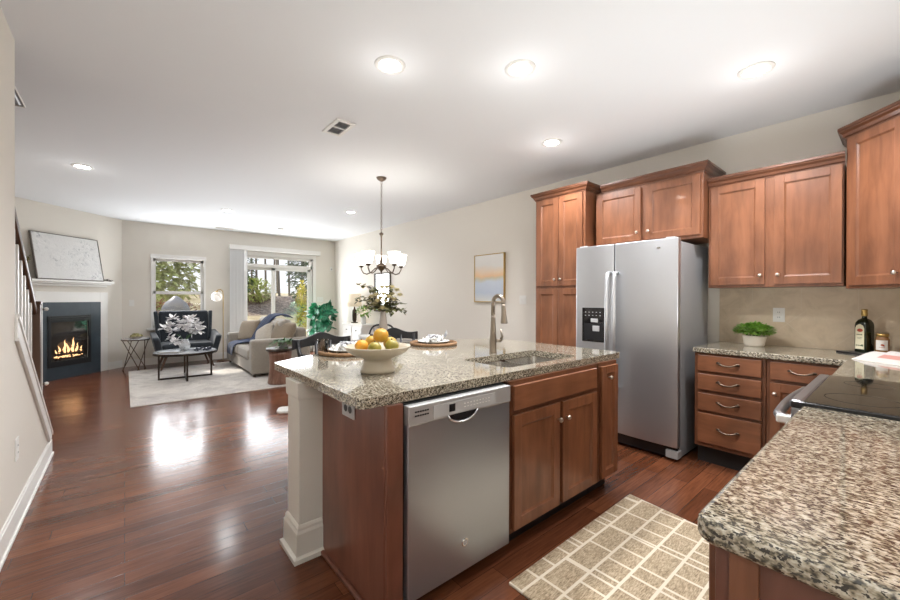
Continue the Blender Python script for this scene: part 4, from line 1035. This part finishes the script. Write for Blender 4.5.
for xx, hh, ww, ln in ((-.16, .16, .04, -.02), (-.09, .27, .05, .01), (-.03, .20, .045, -.03), (.03, .30, .055, .02), (.09, .19, .045, .03), (.16, .12, .04, .02), (-.21, .09, .03, -.01)):
    b = MB(); pr = [(0, 0), (ww*.7, .02), (ww, hh*.25), (ww*.62, hh*.55), (ww*.25, hh*.85), (0, hh)]
    b.lathe(pr, n=12, sx=.5, sy=.12)
    for v in b.bm.verts: v.co = Vector((v.co.x + xx + ln*(v.co.z/hh)**2 + .008*math.sin(v.co.z*40+xx*50), v.co.y - .015, v.co.z+.42))
    for v in b.bm.verts: v.co.z = .40+(v.co.z-.42)*.82
    b.build('flame', 'flame', p, smooth=True)
MB().box(-.30, .265, -.0245, -.0225, .29, .90).build('glass_front', 'glass', p)
b = MB()
for i in range(40): b.ell((rnd(-.25, .22), -.012, rnd(.335, .365)), rnd(.008, .016), .007, rnd(.006, .011), 6, 5)
lab(b.build('embers', fm, p), 'glowing embers')
light('fire_glow', 'POINT', (-.04-k*s0+k*.12, YF-k*s0-k*.12, .5), .3, (1, .5, .2), radius=.1)
# art leaning on the mantel
m = mat('textured_white_canvas', (.68, .67, .65), .85); t = NT(m); n = t.noise(t.coord((1, 1, 1.0)), 17, 7, .75, .8); n2 = t.noise(t.coord(), 2.2, 2)
tex = t.ramp(n.outputs[0], [(.36, (.36, .37, .38)), (.45, (.70, .70, .69)), (.6, (.80, .795, .78))]); t.base(t.mix(t.ramp(n2.outputs[0], [(.4, (0, 0, 0)), (.6, (1, 1, 1))]), (.74, .735, .72), tex)); M['artframe'] = mat('weathered_frame', (.16, .14, .12), .6); t.bump(n.outputs[0], .5, .01); M['art2'] = m
mz = 1.5655; al = math.atan2(.125, .70)
lean = framed('canvas_painting', 'large white textured canvas painting leaning on the mantel', 1.0, .72, .03, 'artframe', (-.04-k*.985+k*.135, YF-k*.985-k*.135, mz), PI/4, 'art2', .010)
lean.rotation_euler = (Matrix.Rotation(PI/4, 3, 'Z') @ Matrix.Rotation(-al, 3, 'X')).to_euler()
p = thing('driftwood_twig', 'small dark twig ornament at the right end of the mantel', 'ornament', (-.04-k*.385+k*.10, YF-k*.385-k*.10, mz+.001), PI/4)
MB().tube([(-.08, 0, .012), (-.03, 0, .03), (.03, .005, .022), (.09, 0, .010)], [.009, .012, .010, .006], 8).tube([(-.02, 0, .03), (.02, -.01, .045), (.05, -.01, .048)], [.008, .006, .003], 6).tube([(.03, 0, .02), (.07, -.02, .03), (.10, -.02, .022)], [.007, .005, .004], 6).build('twig', 'darkmetal', p, smooth=True)
p = thing('dried_branch', 'dried leafy branch at the left end of the mantel beside the canvas', 'ornament', (-.04-k*1.555+k*.05, YF-k*1.555-k*.05, mz+.001), PI/4)
b = MB(); lv = MB()
MB().lathe([(0, 0), (.028, 0), (.033, .05), (.020, .10), (.017, .12), (0, .115)], n=16).build('bottle_vase', 'darkmetal', p, smooth=True)
for i in range(4):
    pts = [(0, 0, .10), (rnd(-.01, .02), rnd(-.04, .0), .2), (rnd(-.015, .04), rnd(-.06, -.01), rnd(.3, .5))]; b.tube(pts, .003, 5)
    for j in range(8): f = rnd(.3, 1); q = Vector(pts[1]).lerp(Vector(pts[2]), f); lv.leaf(q, (rnd(-.6, .6), rnd(-.8, .2), rnd(-.2, .6)), .04, .016)
b.build('stems', 'stem', p); lv.build('dried_leaves', 'moss', p, smooth=True)

# ------------------------------------------------------------------ stair rail, balusters, newel, gate
SXp = XL-.06
p = thing('stair_railing', 'stair railing with white balusters on the sloping knee wall', 'railing', (SXp, 3.7, 0)); o_ = p.location
rz_ = lambda y: 1.799-(y-3.463)*.833
MB(o_).prism([(3.24, rz_(3.24)-.03), (4.20, rz_(4.20)-.03), (4.20, rz_(4.20)+.03), (3.24, rz_(3.24)+.03)], SXp-.02, SXp+.03, 'x').build('handrail', 'legwood', p, bevel=.012)
for i in range(8):
    y = 3.30+i*.112; MB(o_).box(SXp-.016, SXp+.016, y-.016, y+.016, ky(y)+.028, rz_(y)-.03).build('baluster', 'white', p, bevel=.002)
nb = ky(4.23)+.015
MB(o_).box(SXp-.02, SXp+.045, 4.195, 4.26, nb+.02, 1.235).build('newel_post', 'legwood', p, bevel=.004)
MB(o_).box(SXp-.026, SXp+.051, 4.189, 4.266, 1.235, 1.262).build('newel_cap', 'legwood', p, bevel=.006)
p = thing('safety_gate', 'slim white safety gate post with white knobs beside the dark newel', 'gate', (SXp+.04, 4.30, 0)); o_ = p.location
gb = ky(4.30)+.02
MB(o_).box(SXp+.028, SXp+.046, 4.29, 4.308, gb, 1.24).build('post', 'whiteplastic', p, bevel=.003)
for z in (1.20, .62):
    q = MB(o_).tube([(SXp+.037, 4.299, z), (SXp+.06, 4.31, z)], .008, 8).build('bolt', 'darkmetal', p); MB(o_).ell((SXp+.065, 4.312, z), .014, .014, .014, 12, 8).build('knob', 'whiteplastic', q, smooth=True)
    MB(o_).box(SXp+.018, SXp+.03, 4.26, 4.30, z-.02, z+.02).build('bracket', 'darkmetal', p)

# ------------------------------------------------------------------ blinds
p = thing('vertical_blind', 'white vertical blind stacked at the left of the sliding door', 'blind', (2.68, YF-.02, 0)); o_ = p.location
MB(o_).box(1.70, 3.66, YF-.15, YF-.02, 2.335, 2.43).build('valance', 'white', p, bevel=.004)
M['blind'] = mat('white_vinyl_slat', (.74, .74, .74), .5)
for i in range(9):
    x = 1.745+i*.034; b = MB(o_); a = rad(24 if i % 2 else 30); dxx, dyy = .044*math.cos(a), .044*math.sin(a); yc = YF-.085
    b.prism([(x-dxx-.001, yc-dyy), (x+.001-dxx, yc-dyy), (x+.006, yc), (x+dxx+.001, yc+dyy), (x+dxx-.001, yc+dyy), (x+.004, yc)], .04, 2.34); b.build('slat', 'blind', p)

# ------------------------------------------------------------------ sofa facing -x
p = thing('sofa', 'warm grey two seat sofa on the pale rug before the sliding door', 'sofa', (1.56, 7.70, RZ)); o_ = Vector((1.56, 7.70, 0))
def sb(*a, nm, mt='sofa', bv=.035, par=None): return MB(o_).box(*a).build(nm, mt, par or p, bevel=bv, seg=3)
y0, y1, x0, x1 = 6.72, 8.72, 1.545, 2.49
sb(x0+.015, x1, y0+.02, y1-.02, .05, .27, nm='base')
sb(x0, x1, y0, y0+.20, .045, .60, nm='arm', bv=.045); sb(x0, x1, y1-.20, y1, .045, .60, nm='arm', bv=.045)
sb(x1-.22, x1, y0+.18, y1-.18, .05, .76, nm='backrest', bv=.06)
sb(x0-.01, x1-.23, y0+.205, 7.715, .26, .435, nm='seat_cushion', bv=.05); sb(x0-.01, x1-.23, 7.725, y1-.205, .26, .435, nm='seat_cushion', bv=.05)
tl = Matrix.Rotation(rad(-15), 4, 'Y')
for yy in (7.31, 8.13):
    b = MB((1.56, 7.70, 0)); b.pillow(.78, .50, .26, Matrix.Translation((2.20, yy, .68)) @ Matrix.Rotation(rad(-14), 4, 'Y') @ Matrix.Rotation(rad(90), 4, 'Z') @ Matrix.Rotation(rad(90), 4, 'X')); b.build('back_cushion', 'sofa', p, smooth=True)
for xx in (x0+.06, x1-.06):
    for yy in (y0+.08, y1-.08): MB((1.56, 7.70, 0)).cyl((xx, yy, 0), (xx, yy, .05), .022, n=10).build('foot', 'darkmetal', p)
def cushion(label, mt, w_, h_, d_, x, y, z, lean_, yaw, roll=0):
    p = thing('throw_pillow', label, 'pillow', (x, y, z), 0, 'pillows on the sofa')
    MB().pillow(w_, h_, d_, Matrix.Translation((0, 0, h_*.46)) @ Matrix.Rotation(rad(yaw), 4, 'Z') @ Matrix.Rotation(rad(lean_), 4, 'X') @ Matrix.Rotation(rad(90), 4, 'X') @ Matrix.Rotation(rad(roll), 4, 'Z'), 14).build('pillow_cover', mt, p, smooth=True)
cushion('tan square pillow at the far end of the sofa', 'tan', .48, .46, .17, 1.88, 8.36, .43, -18, -62, 4)
cushion('pale square pillow in the middle of the sofa beside the blue throw', 'pale', .42, .40, .17, 1.91, 7.40, .43, -20, -75, 28)
cushion('large tan pillow against the near back of the sofa', 'tan', .52, .48, .19, 2.12, 7.04, .44, -18, -70, -6)
# throw blanket: over the back cushion, the seat and the front edge
p = thing('throw_blanket', 'navy blue knit throw draped over the sofa back, seat and front', 'blanket', (1.8, 7.9, RZ))
path = [(1.515, .22), (1.508, .36), (1.53, .452), (1.75, .462), (1.87, .475), (1.91, .56), (1.96, .70), (2.03, .85), (2.13, .965), (2.30, .985), (2.42, .90)]
b = MB((1.8, 7.9, RZ)); rows = []
for i, (x, z) in enumerate(path):
    f = i/(len(path)-1); yc = 8.20 - .60*f; row = []
    for j in range(13):
        g = j/12-.5; row.append(b.bm.verts.new((x - .012*math.cos(j*1.9+i*.4), yc+g*(.54-.10*f), z + .014*math.sin(j*2.1+i*.5) + .01)))
    rows.append(row)
for r1_, r2_ in zip(rows, rows[1:]):
    for j in range(12): b.bm.faces.new((r1_[j], r1_[j+1], r2_[j+1], r2_[j]))
b.build('knit_cloth', 'throw', p, smooth=True, solid=.014, sub=1)

# stump side table with fern
p = thing('stump_side_table', 'drum shaped wooden side table beside the near sofa arm', 'side table', (1.80, 6.10, RZ))
M['stump'] = wood('reddish_stump_wood', (.14, .06, .035), (.24, .12, .08), (.34, .22, .16), .45, grain=(6, 6, 1.2))
MB().lathe([(0, 0), (.17, 0), (.178, .02), (.165, .10), (.150, .25), (.158, .42), (.175, .49), (0, .49)], n=28).build('drum', 'stump', p, smooth=True)
MB().lathe([(0, .49), (.195, .49), (.20, .50), (.20, .52), (.195, .528), (0, .528)], n=32).build('top', 'tabletop', p, smooth=False)
p = thing('potted_fern', 'trailing green fern in a grey pot on the drum side table', 'plant', (1.84, 6.09, RZ+.528))
MB().lathe([(0, 0), (.06, 0), (.065, .01), (.075, .09), (.078, .10), (.07, .10), (.065, .08), (0, .08)], n=24).build('pot', 'greyplastic', p, smooth=True)
b = MB()
for i in range(46):
    a = rnd(0, 6.28); L = rnd(.12, .24); q = Vector((0, 0, .09))
    for j in range(5):
        f = j/5; c = q + Vector((math.cos(a)*L*f, math.sin(a)*L*f, .16*f - .26*f*f*L/.2)); b.leaf(c, (math.cos(a+rnd(-1, 1)), math.sin(a+rnd(-1, 1)), .2), .08, .032, .4)
b.build('fronds', 'fern', p, smooth=True)

# fiddle leaf fig in the corner
p = thing('fiddle_leaf_fig', 'large leaved green fiddle leaf fig in the far right corner', 'plant', (3.45, 8.62, 0))
M['basket'] = mat('grey_planter', (.30, .29, .28), .6)
MB().lathe([(0, 0), (.13, 0), (.15, .02), (.17, .30), (.172, .32), (.155, .32), (.15, .28), (0, .28)], n=28).build('planter', 'basket', p, smooth=True)
MB().tube([(0, 0, .26), (.01, .01, .5), (-.01, .02, .78), (.01, 0, 1.02)], [.014, .012, .010, .006], 8).build('trunk', 'stem', p, smooth=True)
b = MB()
for i in range(84):
    z = rnd(.50, 1.10); a = i*2.4+rnd(-.3, .3); r_ = rnd(.06, .20)*(1.25-abs(z-.82)); up_ = Vector((math.cos(a), math.sin(a), rnd(.2, .9)))
    d = Vector((-math.sin(a)*rnd(-1, 1)+math.cos(a)*.4, math.cos(a)*rnd(-1, 1)+math.sin(a)*.4, rnd(-.5, 1.0)))
    b.leaf((math.cos(a)*r_, math.sin(a)*r_, z), d, rnd(.16, .23), rnd(.13, .18), rnd(-.1, .3), up=up_, seg=5)
b.build('leaves', 'fiddle', p, smooth=True)

# ------------------------------------------------------------------ coffee table
p = thing('coffee_table', 'round white marble coffee table with dark metal legs', 'coffee table', (.75, 7.44, RZ))
MB().lathe([(0, .405), (.405, .405), (.42, .41), (.42, .432), (0, .432)], n=56).build('marble_top', 'marble', p)
MB().lathe([(.416, .395), (.426, .395), (.426, .428), (.416, .428)], n=56, hollow=True).build('metal_rim', 'darkmetal', p)
for a in (rad(-3), rad(87)):
    ca, sa = math.cos(a), math.sin(a); r_ = .36
    def bar(x0, z0, x1, z1, par=None): return [(ca*x0, sa*x0, z0), (ca*x1, sa*x1, z1)]
    b = MB()
    R3 = Matrix.Rotation(a, 3, 'Z')
    for q in ((-r_, r_, 0, .026), (-r_, r_, .38, .405), (-r_, -r_+.026, 0, .405), (r_-.026, r_, 0, .405)): b.box(q[0], q[1], -.013, .013, q[2], q[3])
    for v in b.bm.verts: v.co = R3 @ v.co
    b.build('leg_frame', 'darkmetal', p, bevel=.002)
p = thing('flower_vase', 'clear vase of white flowers on the coffee table', 'vase', (.74, 7.50, RZ+.432))
m = M['cutglass'] = mat('grey_cut_glass', (.55, .57, .60), .12, coat=.5); t = NT(m); vo = t.n('ShaderNodeTexVoronoi'); vo.inputs['Scale'].default_value = 45; t.l(t.coord(), vo.inputs['Vector']); t.base(t.ramp(vo.outputs['Distance'], [(.1, (.12, .12, .13)), (.4, (.60, .62, .64))])); t.bump(vo.outputs['Distance'], .5, .004)
MB().lathe([(0, 0), (.05, 0), (.07, .03), (.078, .08), (.06, .14), (.045, .165), (.05, .18), (.045, .18), (.035, .16), (0, .15)], n=24).build('vase_body', 'cutglass', p, smooth=True)
b = MB()
for i in range(9): a = rnd(0, 6.28); b.tube([(0, 0, .15), (.1*math.cos(a), .1*math.sin(a), .26)], .003, 5)
b.build('stems', 'fern', p)
for i in range(17):
    a = i*2.4; r_ = .10+.22*((i*7) % 10)/10; c = Vector((math.cos(a)*r_, math.sin(a)*r_, .28+.26*((i*3) % 7)/7 - .10*(r_ > .26))); b = MB()
    for q in range(14):
        d = Vector((rnd(-1, 1), rnd(-1, 1), rnd(-.4, 1))); b.leaf(c+d*.02, d, .085, .065, .2)
    b.build('blossom', 'white_petal', p, smooth=True)
p = thing('bead_garland', 'dark blue wooden bead garland on the coffee table', 'beads', (.97, 7.36, RZ+.432))
b = MB()
M['bead'] = mat('dark_blue_bead', (.012, .016, .035), .4)
for i in range(22): a = i*2*PI/22; b.ell((.10*math.cos(a)+.02*math.sin(3*a), .07*math.sin(a), .016+(.018 if i % 5 == 0 else 0)), .0165, .0165, .0165, 8, 6)
b.build('beads', 'bead', p, smooth=True)
p = thing('coffee_table_book', 'thin grey-blue book on the left of the coffee table', 'book', (.55, 7.32, RZ+.432), rad(-25))
MB().box(-.14, .14, -.10, .10, .0, .004).box(-.14, .14, -.10, .10, .020, .024).box(-.14, -.134, -.10, .10, 0, .024).build('cover', 'slate', p); MB().box(-.134, .136, -.096, .096, .004, .020).build('pages', 'paper', p)

# ------------------------------------------------------------------ armchair facing -y
p = thing('armchair', 'wide charcoal wingback armchair in front of the window', 'armchair', (.885, 8.72, 0))
def ac(pts, a, b_, ax, nm, bv=.03): return MB().prism(pts, a, b_, ax).build(nm, 'navy', p, bevel=bv, seg=3)
ac([(-.32, .24), (.34, .20), (.36, .40), (-.32, .36)], -.40, .40, 'x', 'seat_base')
MB().box(-.385, .385, -.35, .24, .35, .47).build('seat_cushion', 'navy', p, bevel=.045, seg=3)
ac([(.18, .30), (.36, .26), (.46, 1.03), (.36, 1.045)], -.40, .40, 'x', 'backrest', .04)
for s_ in (-1, 1):
    # wing
    b = MB(); pts = [(.16, .50), (.36, .40), (.46, 1.03), (.34, 1.04), (.23, .75)]
    b.prism(pts, s_*.40-.03, s_*.40+.03, 'x')
    for v in b.bm.verts: v.co.x += s_*.05*max(0, (v.co.z-.5))/.5*.8
    b.build('wing', 'navy', p, bevel=.02, seg=3)
    b = MB(); b.prism([(-.34, .26), (.34, .26), (.36, .66), (-.36, .60), (-.40, .56)], s_*.40-.05, s_*.40+.05, 'x')
    for v in b.bm.verts: v.co.x += s_*.09*max(0, v.co.z-.26)/.4
    b.build('arm', 'navy', p, bevel=.035, seg=3)
    for yy in (-.26, .28): MB().tube([(s_*.32, yy, .24), (s_*.40, yy+(.05 if yy > 0 else -.05), 0 if yy > 0 else RZ)], [.024, .013], 10).build('leg', 'legwood', p, smooth=True)
for i in range(3):
    for j in range(2): MB().ell((-.22+.22*i, .205+.075*j+.02, .66+.19*j), .016, .010, .016, 10, 6).build('button', 'navy', p, smooth=True)

# side table with moss dish
p = thing('side_table', 'small round side table with crossed bronze legs beside the armchair', 'side table', (.15, 8.87, 0))
MB().lathe([(0, .55), (.20, .55), (.205, .555), (.205, .568), (0, .568)], n=36).build('top', 'marble', p)
MB().lathe([(.198, .535), (.204, .535), (.204, .552), (.198, .552)], n=36, hollow=True).build('rim', 'bronze', p)
for i in range(6):
    a = i*PI/3+.2; q = (1 if i % 2 else -1)*rad(95); MB().tube([(.185*math.cos(a), .185*math.sin(a), .54), (.185*math.cos(a+q), .185*math.sin(a+q), 0)], .007, 6).build('leg', 'bronze', p, smooth=True)
p = thing('moss_dish', 'low dish of moss balls on the small side table', 'bowl', (.15, 8.87, .568))
MB().lathe([(0, .002), (.07, 0), (.105, .03), (.10, .032), (.07, .008), (0, .008)], n=28).build('dish', 'taupe', p, smooth=True)
for i in range(9): a = i*2.4; r_ = .018+.065*(i/9); MB().ell((r_*math.cos(a), r_*math.sin(a), .036+.022*(i < 4)), .033, .033, .030, 12, 8).build('moss_ball', 'moss', p, smooth=True)
# floor lamp
p = thing('floor_lamp', 'slim bronze floor lamp with a glass globe by the blinds', 'lamp', (1.555, 9.10, 0))
MB().lathe([(0, 0), (.12, 0), (.12, .018), (.02, .025), (0, .025)], n=28).build('base', 'bronze', p, smooth=True)
MB().tube([(0, 0, .02), (0, 0, 1.36), (-.01, -.01, 1.43), (-.06, -.03, 1.47), (-.11, -.06, 1.45), (-.125, -.07, 1.42)], .008, 8).build('pole', 'gold', p, smooth=True)
m = M['globe'] = mat('swirled_glass_globe', (.85, .83, .8), .15, emit=(1, .93, .82), estr=.35, coat=.6); t = NT(m); n = t.noise(t.coord(), 9, 2, .5, 1); t.base(t.ramp(n.outputs[0], [(.40, (.40, .36, .33)), (.5, (.9, .88, .85))]))
MB().ell((-.125, -.07, 1.315), .10, .10, .10, 24, 16).build('globe', 'globe', p, smooth=True)
MB().lathe([(.02, 1.405), (.028, 1.41), (.02, 1.43), (0, 1.432)], (-.125, -.07, 0), 14).build('socket', 'gold', p, smooth=True)

# ------------------------------------------------------------------ outdoors
M['patio'] = mat('pale_concrete', (.50, .48, .44), .9)
m = M['grass'] = mat('dry_winter_grass', (.4, .33, .18), 1); t = NT(m); n = t.noise(t.coord(), 2.4, 6, .7); t.base(t.ramp(n.outputs[0], [(.3, (.36, .27, .15)), (.55, (.56, .46, .28)), (.7, (.62, .54, .36))]))
m = M['mulch'] = mat('brown_leaf_mulch', (.15, .1, .08), 1); t = NT(m); n = t.noise(t.coord(), 9, 5, .75); t.base(t.ramp(n.outputs[0], [(.34, (.12, .08, .055)), (.5, (.26, .18, .13)), (.64, (.50, .39, .30))])); t.bump(n.outputs[0], .6, .05)
M['bark'] = mat('grey_bark', (.22, .19, .165), .95)
M['tleaf'] = leafmat('yellow_green_leaves', (.42, .48, .12), (.68, .70, .28)); M['dleaf'] = leafmat('dark_evergreen', (.05, .11, .04), (.13, .21, .08)); M['yleaf'] = leafmat('yellow_shrub_leaves', (.62, .54, .05), (.78, .70, .14)); M['rleaf'] = leafmat('russet_leaves', (.25, .10, .05), (.40, .22, .10))
struct(MB().box(-8, 14, YF+.24, 12.2, -.2, -.02).build('patio_ground', 'grass'))
struct(MB().box(1.2, 4.2, YF+.17, 10.9, -.2, -.012).build('patio_slab', 'patio'))
def gz(x, y):
    a = max(0, min(1, (y-12.2)/3.8)); f = max(0, min(1, (y-16)/2.4))
    return -.02 + .68*a + .76*f*f*(3-2*f) + .05*math.sin(x*.9+y*.3)*f + .02*max(0, y-18.5)
b = MB(); N1, N2 = 44, 30; g = [[b.bm.verts.new((-9+26*i/N1, 12.2+18*j/N2, gz(-9+26*i/N1, 12.2+18*j/N2))) for j in range(N2+1)] for i in range(N1+1)]
for i in range(N1):
    for j in range(N2): b.bm.faces.new((g[i][j], g[i+1][j], g[i+1][j+1], g[i][j+1])).material_index = 0 if 6 <= j <= 10 and -9+26*i/N1 > 1.7 else 1
struct(b.build('hillside', ['mulch', 'grass'], smooth=True))
def tree(name, label, x, y, h, crown_, lm, n, L, trunk_r=.10, bare=False, lo=-1, group=None, cat='tree'):
    z0 = gz(x, y) if y > 12.2 else -.02
    p = thing(name, label, cat, (x, y, z0), 0, group)
    b = MB(); b.tube([(0, 0, -.1), (rnd(-.1, .1), 0, h*.35), (rnd(-.2, .2), 0, h*.7), (rnd(-.2, .2), 0, h)], [trunk_r, trunk_r*.8, trunk_r*.5, trunk_r*.2], 7)
    for i in range(40 if bare else 7):
        zz = h*rnd(.3, .95); a = rnd(0, 6.28); l = h*(rnd(.06, .13) if bare else rnd(.12, .3))*(1.1-zz/h*.5)
        q = Vector((0, 0, zz)); e = q+Vector((math.cos(a)*l, math.sin(a)*l, l*rnd(.5, 1.2))); b.tube([q, (q+e)/2+Vector((0, 0, -.1*l)), e], [trunk_r*.32, trunk_r*.22, trunk_r*.08], 5)
        if bare:
            for _ in range(4): f = rnd(.4, .9); s_ = q.lerp(e, f); b.tube([s_, s_+Vector((rnd(-.5, .5), rnd(-.5, .5), rnd(.1, .7)))*l*.7], [trunk_r*.09, trunk_r*.04], 4)
    b.build('trunk', 'bark', p, smooth=True)
    if n:
        c, rx, ry, rz_c = crown_; foliage(MB(), c, rx, ry, rz_c, n, L, L*.6, lo=lo).build('leaves', lm, p, smooth=True)
random.seed(21)
# shrubs and trees seen through the slider
tree('yellow_shrub', 'bright yellow green shrub outside at the right of the sliding door', 3.78, 10.9, 1.5, ((0, 0, .95), .13, .15, .85), 'yleaf', 800, .09, .03, cat='shrub')
tree('evergreen_tree', 'dark evergreen tree outside the right half of the sliding door', 5.25, 13.6, 3.6, ((0, 0, 2.4), 1.0, .9, 1.9), 'dleaf', 2600, .22, .12, group='trees outside the slider')
tree('leafy_tree', 'green leafy tree outside at the left of the sliding door', 2.75, 14.0, 4.0, ((0, 0, 2.3), .55, .6, 1.4), 'dleaf', 1100, .18, .09, group='trees outside the slider')
tree('round_bush', 'rounded green bush on top of the mulch bank outside', 4.15, 17.6, 1.0, ((0, 0, .35), .75, .6, .5), 'tleaf', 900, .16, .04, cat='shrub')
for i, (x, y, h) in enumerate(((3.4, 19, 8), (4.3, 21, 9), (5.1, 19.5, 8), (5.9, 21, 9), (6.6, 19, 8), (7.7, 21, 9), (3.9, 18.9, 6), (4.65, 19.2, 7), (5.5, 18.8, 6), (6.2, 19.6, 7), (3.0, 20, 7), (5.2, 22.5, 8), (7.2, 19.4, 7), (8.3, 22, 9), (4.9, 24, 10), (6.9, 24, 10), (3.3, 23, 9))):
    tree('bare_tree', 'bare grey winter tree on the rise beyond the mulch bank', x, y, h, None, None, 0, 0, .055, True, group='bare trees beyond the mulch bank')
# trees seen through the window
tree('leafy_tree', 'bright yellow green tree outside the window above the armchair', .62, 15.2, 5, ((0, 0, 2.5), 1.5, 1.0, 2.3), 'tleaf', 5200, .24, .10, group='trees outside the window')
tree('leafy_tree', 'paler green tree outside the left part of the window', -.6, 18.2, 5, ((0, 0, 2.3), 1.5, 1.0, 2.3), 'tleaf', 2600, .24, .10, group='trees outside the window')
tree('russet_bush', 'low russet bush outside behind the armchair window', .75, 13.0, .9, ((0, 0, .55), 1.3, .5, .55), 'rleaf', 900, .13, .04, cat='shrub')
p = thing('patio_umbrella', 'folded back grey patio umbrella canopy outside the window', 'umbrella', (.88, 10.6, -.02))
MB().lathe([(0, 1.36), (.05, 1.34), (.20, 1.20), (.27, 1.06), (.25, 1.0), (.22, 1.05), (.16, 1.17), (0, 1.30)], n=20).build('canopy', 'side_grey', p, smooth=True)
MB().cyl((0, 0, 0), (0, 0, 1.32), .018).build('pole', 'darkmetal', p, smooth=True); MB().lathe([(0, 0), (.2, 0), (.2, .05), (0, .06)], n=20).build('base', 'darkmetal', p, smooth=True)
